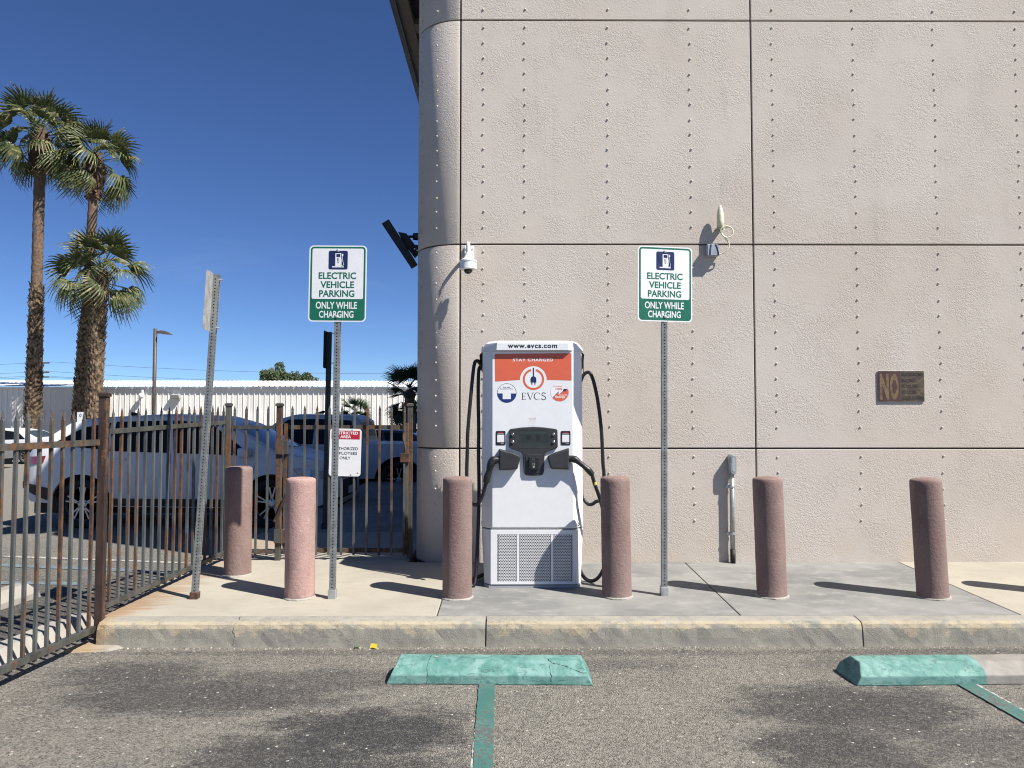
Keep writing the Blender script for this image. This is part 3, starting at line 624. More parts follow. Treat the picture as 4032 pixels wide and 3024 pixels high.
# round stickers (their printed codes are left out)
s1x, s1z = a5(727, 752)
stk = flat(circ(s1x, s1z, .0805, 40), FY, 'inkblue', 'round_sticker', ev)
flat([p for p in circ(s1x, s1z, .0765, 30, -2, 182)], FY-0.00035, 'swhite', 'sticker_upper_half', stk)
flat(rrect(s1x+.0, s1z-.016, .068, .068, .003), FY-0.00073, 'swhite', 'blank_square', stk)
letter('Save with', s1x-.002, s1z+.048, .056, .011, FY-0.00091, 'inkblue', stk, .02); letter('Subscription Plans', s1x-.001, s1z+.034, .107, .0115, FY-0.00091, 'inkblue', stk, .02)
s2x, s2z = a5(1342, 742)
st2 = flat(circ(s2x, s2z, .0770, 40), FY, 'aluback', 'round_sticker', ev); flat(circ(s2x, s2z, .0758, 40), FY-0.00031, 'swhite', 'sticker_face', st2)
zig = [(-.058, -.045), (-.010, .006), (-.012, -.026), (.030, .012)]
flat([(s2x+x, s2z+z) for x, z in zig]+[(s2x+.074*math.cos(R(a)), s2z+.074*math.sin(R(a))) for a in range(20, -142, -6)], FY-0.00063, 'orange', 'sticker_lower_half', st2)
for w in (zip(zig[:-1], zig[1:])):
    (q0, q1) = w; d = (Vector(q1)-Vector(q0)).normalized(); n_ = Vector((-d.y, d.x))*.0014
    flat([(s2x+q0[0]-n_.x, s2z+q0[1]-n_.y), (s2x+q1[0]-n_.x, s2z+q1[1]-n_.y), (s2x+q1[0]+n_.x, s2z+q1[1]+n_.y), (s2x+q0[0]+n_.x, s2z+q0[1]+n_.y)], FY-0.00094, 'navy', 'sticker_cord', st2)
flat([(s2x+.028+x, s2z+.012+z) for x, z in ((0, 0), (.008, -.006), (.02, -.004), (.025, .008), (.036, .012), (.036, .016), (.022, .016), (.012, .018), (.002, .01))], FY-0.00126, 'navy', 'sticker_plug', st2)
letter('Powered By', s2x-.014, s2z+.049, .073, .012, FY-0.00091, 'orange', st2, .02); letter('100%', s2x-.006, s2z+.027, .056, .017, FY-0.00091, 'orange', st2, .03)
letter('Renewable', s2x+.030, s2z-.022, .068, .010, FY-0.00108, 'swhite', st2, .03); letter('Energy', s2x+.006, s2z-.040, .083, .022, FY-0.00108, 'swhite', st2, .035)
lx, lz = a5(1025, 1077); ins = flat(rrect(lx, lz, .07, .068, .002), FY, 'swhite', 'instruction_label', ev)
letter('START HERE', lx, lz+.024, .055, .006, FY-0.00056, 'orange', ins); 
for k, w in enumerate((.056, .044, .058)): letter(('Scan the QR code', 'to start app', 'and start charging')[k], lx, lz+.012-.0095*k, w, .006, FY-0.00056, 'aluback', ins)
letter('Customer Support', lx, lz-.022, .044, .005, FY-0.00056, 'aluback', ins)
# screen console
bz = [(755, 1180), (768, 1168), (900, 1150), (1035, 1142), (1170, 1150), (1300, 1168), (1314, 1180), (1318, 1372), (1310, 1386), (1190, 1434), (1172, 1444), (1165, 1460)]
bz = [a5(*q) for q in bz]+[a6(1008, 120), a6(1000, 290), a6(990, 316), a6(970, 325), a6(900, 330), a6(830, 326), a6(808, 314), a6(798, 290), a6(790, 120)]+[a5(905, 1448), a5(885, 1434), a5(762, 1388), a5(752, 1374)]
bz = bz[::-1]
con = MB().prism_xz(bz, -.026, -.004).build('console', 'dark', ev, bevel=.007, seg=3)
sc0 = a5(885, 1365); sc1 = a5(1190, 1195); scx, scz = (sc0[0]+sc1[0])/2, (sc0[1]+sc1[1])/2; scw, sch = sc1[0]-sc0[0], sc1[1]-sc0[1]
fo = [a5(868, 1388), a5(1208, 1386), a5(1200, 1180), a5(878, 1180)]; fi = [(sc0[0], sc0[1]), (sc1[0], sc0[1]), (sc1[0], sc1[1]), (sc0[0], sc1[1])]
vs = [(x, -.0275, z) for x, z in fo]+[(x, -.0262, z) for x, z in fi]
MB().add(vs, [(k, (k+1) % 4, 4+(k+1) % 4, 4+k) for k in range(4)]).build('screen_frame', 'dark', con)
scr = flat(fi, -.0262, 'screen', 'screen', con, .0003)
flat([a5(888, 1325), a5(1185, 1322), a5(1185, 1222), a5(888, 1222)], -.0268, 'screen2', 'screen_page', scr, .0003)
for (ux, r_) in ((978, 30), (1088, 25)):
    px, pz = a5(ux, 1262 if ux < 1000 else 1252); flat(circ(px, pz, r_*k_, 24), -.0274, 'jet', 'socket_icon', scr, .0003)
    for q in range(5 if ux < 1000 else 3):
        a = R(90+72*q if ux < 1000 else 60+60*q); flat(circ(px+.011*math.cos(a), pz+.011*math.sin(a), .0042, 10), -.028, 'screen2', 'socket_pin', scr, .0003)
px, pz = a5(1088, 1290); flat(rrect(px, pz, .034, .015, .007), -.0274, 'jet', 'socket_icon', scr, .0003)
for t, ux in (('50', 900), ('50', 1168)):
    q = a5(ux, 1236); letter(t, q[0], q[1], .017, .010, -.0275, 'jet', scr, .02)
for ux, uy in ((797, 1228), (797, 1318), (1268, 1228), (1268, 1316)):
    q = a5(ux, uy); MB().lathe([(.013, 0), (.013, .006), (.009, .011), (.004, .0125)], (q[0], -.026, q[1]), 18, 'y').build('button', 'chrome', con, smooth=True)
q0, q1 = a6(820, 305), a6(975, 115); MB().prism_xz(rrect((q0[0]+q1[0])/2, (q0[1]+q1[1])/2, q1[0]-q0[0], q1[1]-q0[1], .014), -.030, -.0262).build('reader_surround', 'dark', con, bevel=.002)
q0, q1 = a6(850, 268), a6(947, 143); rd = MB().prism_xz(rrect((q0[0]+q1[0])/2, (q0[1]+q1[1])/2, q1[0]-q0[0], q1[1]-q0[1], .008), -.046, -.0302).build('card_reader', 'black', con, bevel=.003)
q = a6(896, 181); flat(rrect(q[0], q[1], .055, .02, .003), -.0462, 'screen2', 'reader_display', rd, .0004)
q = a6(896, 161); letter('READY', q[0], q[1], .022, .005, -.0464, 'alu', rd)
q = a6(898, 211); arc_ring(q[0], q[1], .008, .0105, 0, 360, -.0464, 'alu', 'contactless_mark', rd, 16); arc_ring(q[0], q[1], .004, .0055, -60, 60, -.0464, 'alu', 'contactless_mark', rd, 8)
q = a6(898, 238); flat(circ(q[0], q[1], .009, 16), -.0462, 'aluback', 'reader_key', rd, .0004); letter('A', q[0], q[1], .008, .008, -.0468, 'jet', rd, .02)
# side placards (codes left out)
for ux in (657, 1410):
    q = a5(ux, 1272); pl = MB().prism_xz(rrect(q[0], q[1], .079, .116, .008), -.0095, -.0066).build('placard', 'black', ev, bevel=.001)
    flat(rrect(q[0], q[1]-.004, .058, .062, .004), -.0098, 'swhite', 'blank_square', pl, .0004)
    flat(rrect(q[0], q[1]+.047, .04, .005, .001), -.0098, 'sred', 'placard_strip', pl, .0004); flat(rrect(q[0], q[1]+.037, .055, .0035, .001), -.0098, 'aluback', 'placard_strip', pl, .0004); flat(rrect(q[0]+.014, q[1]-.046, .027, .0045, .001), -.0098, 'aluback', 'placard_strip', pl, .0004)
# holsters
for sgn, po in ((-1, [(552, 272), (722, 265), (736, 256), (767, 140), (760, 126), (690, 95), (552, 60)]), (1, [(1250, 265), (1080, 259), (1062, 248), (1036, 142), (1046, 126), (1110, 96), (1248, 52)])):
    P2 = [a6(*q) for q in po]; mx, mz = sum(x for x, z in P2)/len(P2), sum(z for x, z in P2)/len(P2)
    rings = [[(x, -.004, z) for x, z in P2], [(x, -.06, z) for x, z in P2], [(mx+(x-mx)*.94, -.076, mz+(z-mz)*.90) for x, z in P2]]
    MB().loft(rings).build('holster', 'dark', ev, bevel=.006)
# lower vent: plate of holes, its shaded inside painted as a black plenum

MB().ring_xz([(-.345, .03), (.345, .03), (.345, .472), (-.345, .472)], [(-.292, .052), (.328, .052), (.328, .437), (-.292, .437)], -.0075, -.0005).build('vent_frame', 'white', ev)
vg = None
MB().box(*[a6(732, 0)[0]-.002, a6(752, 0)[0]+.002], -.0066, -.001, .05, .44).build('vent_rib', 'white', ev); MB().box(*[a6(1072, 0)[0]-.002, a6(1092, 0)[0]+.002], -.0066, -.001, .05, .44).build('vent_rib', 'white', ev)
for (u0, u1, n_) in ((540, 732, 11), (752, 1072, 18), (1092, 1282, 11)):
    p0 = a6(u0, 1378); p1 = a6(u1, 912); nzr = 32; cw = (p1[0]-p0[0])/(n_+.5); ch = (p1[1]-p0[1])/nzr
    def sk(i, j, u0=u0, n_=n_):
        cut = int((nzr-j)*.10) if j < nzr else 0
        return False
    MB().add([(p0[0], -.0022, p0[1]), (p1[0], -.0022, p0[1]), (p1[0], -.0022, p1[1]), (p0[0], -.0022, p1[1])], [(0, 1, 2, 3)]).build('vent_shade_sheet', 'jet', ev)
    MB().holes((p0[0], -.0068, p0[1]), (1, 0, 0), (0, 0, 1), cw, ch, n_, nzr, cw*.385, True).build('vent_grille', 'white', ev, kind='stuff')
# side logo, written up the right chamfer
dirx = Vector((.079, .10, 0)).normalized()
vs, fs = text_mesh('TRITIUM', .02, 1.3); me = bpy.data.meshes.new('lettering')
bx_, by_, bz_ = .3812, .045, .585
me.from_pydata([(bx_+dirx.x*(-b*.022)+.0006, by_+dirx.y*(-b*.022)-.0005, bz_+a*.10) for a, b in vs], [], fs); link('lettering', me, 'ink', ev)
me = bpy.data.meshes.new('side_emblem'); hx = [(math.cos(R(a)), math.sin(R(a))) for a in range(0, 360, 60)]; hv = [(bx_+dirx.x*.014*a+.0006, by_+dirx.y*.014*a-.0005, .512+.016*b) for a, b in hx]+[(bx_+dirx.x*.006*a+.0006, by_+dirx.y*.006*a-.0005, .512+.007*b) for a, b in hx]
me.from_pydata(hv, [], [(k, (k+1) % 6, 6+(k+1) % 6, 6+k) for k in range(6)]); link('side_emblem', me, 'ink', ev)
# cable arms on both sides
for sgn, X in ((-1, -.425), (1, .425)):
    MB().loft([[(X, .12, 1.95), (X, .34, 1.95), (X, .30, 1.78)], [(X+sgn*.022, .15, 1.93), (X+sgn*.022, .31, 1.93), (X+sgn*.022, .28, 1.82)]]).build('cable_arm', 'jet', ev, bevel=.004)
c5 = lambda a, b, y: (*a5(a, b)[:1], y, a5(a, b)[1]); c6 = lambda a, b, y: (*a6(a, b)[:1], y, a6(a, b)[1])
CRAD = .0155
MB().tube(smooth_path([c5(425, 420, .22), c5(402, 385, .20), c5(378, 358, .17), c5(345, 385, .15), c5(325, 520, .13), c5(300, 800, .11), c5(268, 1200, .10), c6(228, 60, .10), c6(222, 300, .10), c6(228, 480, .09), c6(255, 590, .07), c6(300, 622, .03), c6(345, 605, -.01), c6(385, 530, -.02), c6(415, 430, -.03), c6(430, 375, -.04)], 8), CRAD, 12).build('cable', 'black', ev, smooth=True)
MB().tube(smooth_path([c5(425, 440, .24), c5(400, 430, .24), c5(386, 520, .22), c5(384, 800, .2), c5(392, 1200, .18), c6(338, 100, .17), c6(345, 480, .15), c6(340, 800, .12), c6(328, 1150, .08), c6(318, 1330, .05), c6(300, 1425, .02), (-.515, .03, .02), (-.55, .12, .02), (-.52, .22, .02), (-.43, .25, .05), (-.38, .25, .08)], 8), CRAD, 12).build('cable', 'black', ev, smooth=True)
MB().tube(smooth_path([c5(1612, 640, .28), c5(1625, 590, .26), c5(1655, 520, .24), c5(1700, 492, .22), c5(1738, 520, .20), c5(1775, 640, .18), c5(1815, 860, .16), c5(1850, 1200, .14), c5(1866, 1600, .13), c6(1622, 300, .13), c6(1628, 600, .12), c6(1650, 900, .11), c6(1640, 1180, .10), c6(1590, 1310, .09), c6(1540, 1380, .10), c6(1480, 1405, .12), c6(1425, 1385, .16), c6(1390, 1330, .22), c6(1370, 1290, .26)], 8), CRAD, 12).build('cable', 'black', ev, smooth=True)
MB().tube(smooth_path([c6(1474, 300, -.05), c6(1500, 400, -.05), c6(1545, 520, -.03), c6(1590, 660, .0), c6(1640, 760, .08), c6(1660, 720, .16), c6(1620, 620, .2), c6(1560, 615, .22), c6(1520, 645, .24), c6(1478, 650, .26), c6(1440, 610, .28), c6(1415, 560, .30), c6(1410, 300, .32), c5(1625, 900, .32), c5(1622, 640, .30)], 8), CRAD, 12).build('cable', 'black', ev, smooth=True)
MB().tube(smooth_path([c5(1630, 300, .16), c5(1641, 380, .16), c5(1650, 500, .22)], 4), .003, 6).build('retractor_cord', 'black', ev)
q = c6(1511, 410, -.05); MB().tube([c6(1501, 390, -.05), c6(1511, 418, -.05)], .0165, 12).build('cable_mark', 'yellow', ev)
def plug_(pts, rad_, name='connector'):
    P = smooth_path(pts, 6); n = len(P); rr = []
    for i in range(n):
        t = i/(n-1)*(len(rad_)-1); k = min(int(t), len(rad_)-2); rr.append(rad_[k]+(rad_[k+1]-rad_[k])*(t-k))
    return MB().tube(P, rr, 12).build(name, 'black', ev, smooth=True)
plug_([c6(600, 165, -.04), c6(545, 168, -.045), c6(495, 175, -.05), c6(470, 215, -.055), c6(455, 275, -.05), c6(435, 340, -.045), c6(425, 392, -.04)], [.026, .028, .034, .032, .024, .029, .028])
plug_([c6(1200, 155, -.04), c6(1255, 158, -.045), c6(1310, 165, -.05), c6(1350, 195, -.055), c6(1400, 235, -.055), c6(1440, 270, -.055), c6(1478, 312, -.05)], [.026, .027, .030, .022, .021, .027, .024])
# ------------------------------------------------------------------ bollards
bolls = [(-2.384, 6.86, .945, 0, 0, 'pink stucco bollard at the back beside the fence, sign shadow across it'), (-1.632, 6.10, .93, 0, 0, 'bright pink stucco bollard just left of the left parking sign post'), (-.396, 6.09, .935, 0, 0, 'pink stucco bollard standing close to the left of the charger'), (.86, 6.12, .935, -.012, 0, 'pink stucco bollard standing close to the right of the charger'), (2.085, 6.12, .93, -.026, 0, 'pink stucco bollard right of the wall conduit, leaning slightly left'), (3.335, 6.08, .925, -.041, 0, 'pink stucco bollard farthest right in view, grimy at its foot'), (4.58, 6.10, .93, -.02, 0, 'pink stucco bollard out past the right edge, casting a long shadow')]
rbo = random.Random(5)
for x, y, h, lx_, ly_, lab in bolls:
    z0 = side_z(y); mb = MB(); rings = []; n = 28; RB = .1155
    for r_, hz in [(RB+.004, -.06), (RB+.003, .01)]+[(RB, .03+(h-.07)*k/14) for k in range(15)]+[(RB-.001, h-.016), (RB-.008, h-.005), (RB*.75, h+.002), (RB*.15, h+.008)]:
        rings.append([((r_+rbo.uniform(-.0012, .0012))*math.cos(2*math.pi*k/n), (r_+rbo.uniform(-.0012, .0012))*math.sin(2*math.pi*k/n), hz) for k in range(n)])
    o = mb.loft(rings).build('bollard', 'bollard_bright' if lab.startswith('bright') else 'bollard', smooth=True, loc=(x, y, z0), rot=(0, lx_, 0)); tag(o, lab, 'bollard', 'pink bollards along the sidewalk')
    rg_ = []
    for q, (rr0, zz0) in enumerate(((RB-.01, .012), (RB+.004, .012), (RB+.012, .004), (RB+.015, -.02))): rg_.append([((rr0+rbo.uniform(-.004, .006)*(q > 1))*math.cos(2*math.pi*k/22), (rr0+rbo.uniform(-.004, .006)*(q > 1))*math.sin(2*math.pi*k/22), zz0) for k in range(22)])
    MB().loft(rg_).build('grout_ring', 'paleconc', o)

# ------------------------------------------------------------------ perforated posts and signs
def perf_post(parent, h, mat='post', w=.0445, z0=0):
    n = int(h/.0254); mb = MB(); hw = w/2
    for P, ex in (((-hw, -hw, z0), (1, 0, 0)), ((hw, -hw, z0), (0, 1, 0)), ((hw, hw, z0), (-1, 0, 0)), ((-hw, hw, z0), (0, -1, 0))):
        mb.holes(P, ex, (0, 0, 1), w, .0254, 1, n, .0058)
    o = mb.build('post', mat, parent)
    MB().box(-hw+.003, hw-.003, -hw+.003, hw-.003, z0, z0+n*.0254-.02).build('post_shade', 'jet', o)  # black box paints the shaded hollow of the tube behind the holes
    return o
S0 = .457/685.
def ev_sign(loc, yaw, lean, label, h_top):
    x, y = loc; z0 = side_z(y)
    t = thing('parking_sign', label, 'sign', (x, y, z0), (0, lean, 0), 'electric vehicle parking signs')
    perf_post(t, h_top-.01)
    MB().box(-.030, .030, -.030, .030, -.02, .07).build('post_sleeve', 'galv', t, bevel=.003)
    f = lambda a, b: ((a-543)*S0, h_top-(b-178)*S0)
    Yb = -.0225
    def rr(a0, a1, b0, b1, r, yy, mat, name, par, th=.0002):
        (xa, za), (xb, zb) = f(a0, b1), f(a1, b0)
        return MB().prism_xz([(px, pz) for px, pz in rrect((xa+xb)/2, (za+zb)/2, xb-xa, zb-za, r)], yy-th, yy).build(name, mat, par)
    pl = rr(200, 885, 178, 1085, .034, Yb, 'swhite', 'sign_plate', t, .0025)
    ys_ = Yb-.0026
    rr(215, 870, 192, 1071, .028, ys_, 'sgreen', 'sign_border', pl); rr(237, 848, 214, 815, .014, ys_-.0004, 'swhite', 'sign_field', pl)
    rr(430, 658, 240, 464, .014, ys_-.0008, 'navy', 'sign_pictogram', pl); yp = ys_-.0012
    g = lambda a, b: (430+(a-225)*.608, 240+(b-150)*.603)
    for (a0, a1, b0, b1, m) in ((357, 472, 200, 462, 'swhite'), (295, 523, 458, 480, 'swhite'), (472, 480, 312, 440, 'swhite'), (484, 512, 218, 250, 'swhite'), (490, 495, 206, 220, 'swhite'), (502, 507, 206, 220, 'swhite')):
        (p0, q0), (p1, q1) = g(a0, b0), g(a1, b1); rr(p0, p1, q0, q1, .0012, yp, m, 'pump_icon', pl)
    (p0, q0), (p1, q1) = g(377, 215), g(455, 276); rr(p0, p1, q0, q1, .0012, yp-.0004, 'navy', 'pump_window', pl)
    hs = smooth_path([(f(*g(498, 250))[0], yp-.0005, f(*g(498, 250))[1]), (f(*g(499, 330))[0], yp-.0005, f(*g(499, 330))[1]), (f(*g(517, 425))[0], yp-.0005, f(*g(517, 425))[1]), (f(*g(497, 456))[0], yp-.0005, f(*g(497, 456))[1]), (f(*g(476, 436))[0], yp-.0005, f(*g(476, 436))[1])], 4)
    MB().tube(hs, .0017, 6).build('pump_hose', 'swhite', pl)
    def tx(s, a0, a1, b0, b1, mat, yy, bold=.012):
        (xa, za), (xb, zb) = f(a0, b1), f(a1, b0); letter(s, (xa+xb)/2, (za+zb)/2, xb-xa, zb-za, yy, mat, pl, bold)
    tx('E', 533, 557, 327, 358, 'navy', yp-.0005); tx('V', 531, 558, 362, 394, 'navy', yp-.0005)
    tx('ELECTRIC', 315, 762, 497, 579, 'sgreen', ys_-.0009, .028); tx('VEHICLE', 338, 740, 604, 686, 'sgreen', ys_-.0009, .028); tx('PARKING', 325, 745, 710, 792, 'sgreen', ys_-.0009, .028)
    tx('ONLY WHILE', 288, 778, 848, 932, 'swhite', ys_-.0006, .02); tx('CHARGING', 328, 738, 956, 1038, 'swhite', ys_-.0006, .02)
    for b in (239, 1026):
        px, pz = f(540, b); MB().lathe([(.0135, 0), (.0125, .004), (.006, .007)], (px, ys_-.001, pz), 14, 'y').build('sign_bolt', 'alu', pl, smooth=True)
    pl.rotation_euler = (0, 0, yaw)
    return t
ev_sign((-1.366, 6.06), R(-1.5), .0095, 'green and white electric vehicle parking sign left of the charger, against sky', 2.765)
ev_sign((1.236, 6.14), R(9), .0085, 'green and white electric vehicle parking sign right of the charger, against wall', 2.775)
# leaning sign seen edge-on
ls = thing('leaning_sign', 'leaning perforated post with a metal sign seen edge on near the fence', 'sign', (-2.436, 6.06, side_z(6.06)), (0, .052, 0))
perf_post(ls, 2.54, 'post'); MB().box(-.031, .031, -.031, .031, -.02, .052).build('post_sleeve', 'rustpost', ls, bevel=.003)
pl = MB(); P2 = rrect(0, 2.315, .43, .46, .04); pl.loft([[(-.0255, y, z) for y, z in P2], [(-.0229, y, z) for y, z in P2]]).build('sign_plate', 'aluback', ls, rot=(0, 0, R(7)))
for z in (2.50, 2.12): MB().lathe([(.006, -.03), (.006, .05)], (0, 0, z), 10, 'x').build('bolt', 'alu', ls)
# sign behind the gate, the building's shade put into its dark colour
dk = thing('dark_sign_post', 'dark perforated sign post in shade behind the gate', 'sign', (-2.24, 9.5, back_z(9.5)), (0, .012, 0))
perf_post(dk, 2.42, 'dkpost', .055); P2 = rrect(0, 2.19, .30, .46, .03); MB().loft([[(-.034, y, z) for y, z in P2], [(-.030, y, z) for y, z in P2]]).build('sign_plate', 'dkpost', dk)
for z in (2.40, 2.03): MB().lathe([(.006, -.03), (.006, .06)], (0, 0, z), 8, 'x').build('bolt', 'alu', dk)
MB().box(-.04, .04, -.04, .04, -.02, .06).build('post_sleeve', 'dkpost', dk)

# ------------------------------------------------------------------ fence
def picket_mesh(h, w=.0195):
    mb = MB(); hw = w/2; zt = h-.062
    mb.loft([[(-hw, -hw, z), (hw, -hw, z), (hw, hw, z), (-hw, hw, z)] for z in (0, zt)]+[[(-hw*1.05, -.004, zt+.008), (hw*1.05, -.004, zt+.008), (hw*1.05, .004, zt+.008), (-hw*1.05, .004, zt+.008)], [(-hw*1.25, -.004, zt+.02), (hw*1.25, -.004, zt+.02), (hw*1.25, .004, zt+.02), (-hw*1.25, .004, zt+.02)], [(-.001, -.002, h), (.001, -.002, h), (.001, .002, h), (-.001, .002, h)]])
    o = mb.build('picket', 'rusty'); me = o.data; bpy.data.objects.remove(o); return me
PK1 = picket_mesh(1.44); PK2 = picket_mesh(1.565)
def run(parent, A, B, n, zf, me, rail_z, skip_ends=True, rail=.034, first=.5):
    A = Vector(A); B = Vector(B); d = B-A; L_ = d.length; ang = math.atan2(d.y, d.x)
    for k in range(n):
        p = A+d*((k+first)/n)
        link('picket', me, None, parent, loc=(p.x, p.y, zf(p.y)), rot=(rbo.uniform(-.004, .004), rbo.uniform(-.004, .004), ang))
    for rz in rail_z:
        hw = rail/2; e = d.normalized(); nn = Vector((-e.y, e.x, 0)) if len(e) == 3 else Vector((-e.y, e.x)); 
        rings = []
        for P in (A, B):
            z = zf(P.y)+rz
            rings.append([(P.x+nn.x*hw, P.y+nn.y*hw, z-hw), (P.x-nn.x*hw, P.y-nn.y*hw, z-hw), (P.x-nn.x*hw, P.y-nn.y*hw, z+hw), (P.x+nn.x*hw, P.y+nn.y*hw, z+hw)])
        MB().loft(rings).build('rail', 'postmetal', parent)
def fpost(parent, x, y, z0, z1, w, mat='postmetal', cap=True, rot=0):
    o = MB().box(-w/2, w/2, -w/2, w/2, z0, z1-.03).build('post', mat, parent, bevel=.004, loc=(x, y, 0), rot=(0, 0, rot))
    if cap:
        c = w/2+.007; MB().loft([[(-c, -c, z1-.03), (c, -c, z1-.03), (c, c, z1-.03), (-c, c, z1-.03)], [(-c, -c, z1-.008), (c, -c, z1-.008), (c, c, z1-.008), (-c, c, z1-.008)], [(-c*.5, -c*.5, z1), (c*.5, -c*.5, z1), (c*.5, c*.5, z1), (-c*.5, c*.5, z1)]]).build('post_cap', mat, o)
    return o
fA = thing('picket_fence', 'lower grey and rusty picket fence running toward the viewer at left', 'fence', (0, 0, 0))
low = lambda y: .075
run(fA, (-3.06, 3.42), (-2.905, 5.47), 19, low, PK2, (.04, 1.345), rail=.04)
fpost(fA, -3.07, 3.38, 0, 1.75, .055)
fB = thing('picket_fence', 'rusty picket fence along the sidewalk edge with a tall brown corner post', 'fence', (0, 0, 0))
up = lambda y: side_z(y)+.045
fpost(fB, -2.885, 5.515, -.02, 1.775, .056, 'rustpost', rot=R(5))
run(fB, (-2.875, 5.55), (-2.70, 7.39), 17, up, PK1, (.035, 1.275))
fpost(fB, -2.69, 7.43, .2, 1.735, .051, rot=R(8))
run(fB, (-2.66, 7.44), (-2.235, 7.45), 4, lambda y: .275, picket_mesh(1.43), (.035, 1.225), first=.25)
fpost(fB, -2.205, 7.45, .2, 1.735, .052)
gt = thing('gate', 'rusty picket gate with hinges and latch beside the building corner', 'gate', (0, 0, 0))
PKG = picket_mesh(1.44); 
GY = 7.47
for k in range(10):
    px = -2.085+k*.1205
    link('picket', PKG, None, gt, loc=(px, GY-.012, .272), rot=(0, rbo.uniform(-.003, .003), 0))
for z in (.315, 1.50): MB().box(-2.15, -.985, GY+.002, GY+.036, z-.02, z+.02).build('rail', 'postmetal', gt)
for xa, zt in ((-2.15, 1.535), (-.985, 1.54)): MB().box(xa-.02, xa+.02, GY, GY+.04, .28, zt).build('stile', 'postmetal', gt, bevel=.003)
for z in (1.305, .46):
    h_ = MB().box(-2.235, -2.172, GY-.065, GY-.052, z-.065, z+.065).build('hinge', 'postmetal', gt, bevel=.003); MB().lathe([(.011, z-.07), (.011, z+.07)], (-2.168, GY-.052, 0), 10).build('hinge_pin', 'rustpost', h_)
    MB().box(-2.165, -2.12, GY-.05, GY-.001, z-.065, z+.065).build('hinge_leaf', 'postmetal', gt, bevel=.003)
MB().tube([(-2.12, GY-.06, .86), (-2.23, GY-.06, .60)], .016, 8).build('closer_spring', 'rustpost', gt)
MB().box(-1.04, -.945, GY-.03, GY-.005, 1.16, 1.25).build('latch', 'rustpost', gt, bevel=.006)
MB().tube(smooth_path([(-1.0, GY-.02, 1.47), (-1.01, GY-.03, 1.40), (-.99, GY-.03, 1.30), (-1.0, GY-.02, 1.25)], 4), .008, 7).build('latch_lever', 'rustpost', gt)
lp = thing('gate_post', 'rusty latch post with capped top against the rounded building corner', 'post', (0, 0, 0)); fpost(lp, -.955, 7.545, .2, 1.735, .052)
MB().box(-.985, -.97, 7.50, 7.53, 1.40, 1.52).build('strike', 'rustpost', lp)
# restricted area sign
rs = thing('restricted_area_sign', 'white and red restricted area sign hung on the gate', 'sign', (-1.567, GY-.028, 1.258), (0, R(1.2), 0))
MB().prism_xz(rrect(0, 0, .305, .457, .03), -.0025, 0).build('sign_plate', 'swhite', rs)
MB().prism_xz(rrect(0, .168, .272, .082, .003), -.0033, -.0026).build('red_band', 'sred', rs)
letter('RESTRICTED', 0, .187, .238, .028, -.0038, 'swhite', rs, .03); letter('AREA', 0, .151, .105, .028, -.0038, 'swhite', rs, .03)
letter('AUTHORIZED', 0, .037, .245, .028, -.0032, 'ink', rs, .012); letter('EMPLOYEES', 0, -.008, .23, .028, -.0032, 'ink', rs, .012); letter('ONLY', 0, -.053, .105, .028, -.0032, 'ink', rs, .012)
for sx, sz in ((.06, .215), (.125, -.195), (.06, -.215), (-.125, .195)): MB().lathe([(.005, 0), (.005, .003)], (sx, -.0026, sz), 8, 'y').build('sign_bolt', 'jet', rs)

# ------------------------------------------------------------------ wheel stops
def wheel_stop(L_, mat, loc, rotz, label, name='wheel_stop', W=.29, H=.118):
    pr = [(-W/2, 0), (-W/2+.004, .055), (-W/2+.085, H), (W/2-.085, H), (W/2-.004, .055), (W/2, 0)]
    n = 26; rings = []; rr = random.Random(label)
    for i in range(n+1):
        x = -L_/2+L_*i/n; e = min(x+L_/2, L_/2-x); f = min(1, .45+e/.09*.55)
        rings.append([(x*(1-2*.06/L_*z/H), y*1.0+rr.uniform(-.002, .002), z*(1 if f == 1 else 1)+rr.uniform(-.0015, .0015)) for y, z in pr])
    o = MB().loft(rings).build(name, mat, loc=loc, rot=(0, 0, rotz), bevel=.006)
    tag(o, label, 'wheel stop'); return o
w1 = wheel_stop(1.24, 'teal', (-.108, 4.81, 0), R(-1.2), 'cracked teal painted concrete wheel stop in front of the charger')
def crack(parent, pts, r, seed, jit=.007):
    """thin dark fissure following the surface, jagged along its run"""
    q = random.Random(seed); P = [Vector(p) for p in pts]; out = []; rad = []
    for a, b in zip(P[:-1], P[1:]):
        n = max(3, int((b-a).length/.009))
        for k in range(n):
            p = a.lerp(b, k/n); d = (b-a).normalized(); sx = Vector((1, 0, 0)) if abs(d.x) < .7 else Vector((0, .6, -.45))
            out.append(p+sx*q.uniform(-jit, jit)*.6); rad.append(r*q.uniform(.35, 1.2))
    out.append(P[-1]); rad.append(r*.3)
    MB().tube(out, rad, 5).build('crack', 'jet', parent)
crack(w1, [(-.37, .03, .1185), (-.372, -.058, .1185), (-.378, -.10, .0885), (-.372, -.1405, .0565), (-.375, -.145, .002)], .0014, 2)
crack(w1, [(.355, -.02, .1185), (.362, -.058, .1185), (.375, -.072, .109), (.42, -.08, .1025), (.46, -.09, .095), (.50, -.105, .084), (.535, -.118, .074), (.565, -.130, .064)], .0022, 3)
crack(w1, [(.368, -.072, .109), (.362, -.10, .0885), (.372, -.1405, .0565), (.366, -.145, .01)], .0012, 4)
crack(kb, kerb_crack, .0016, 6, .012)
wheel_stop(1.3, 'teal2', (2.72, 4.79, 0), R(1.4), 'half teal and half bare concrete wheel stop at right')
for xx in (-.33,): MB().lathe([(.012, .117), (.012, .1225)], (xx, .0, 0), 10).build('anchor_pin', 'stone', w1)
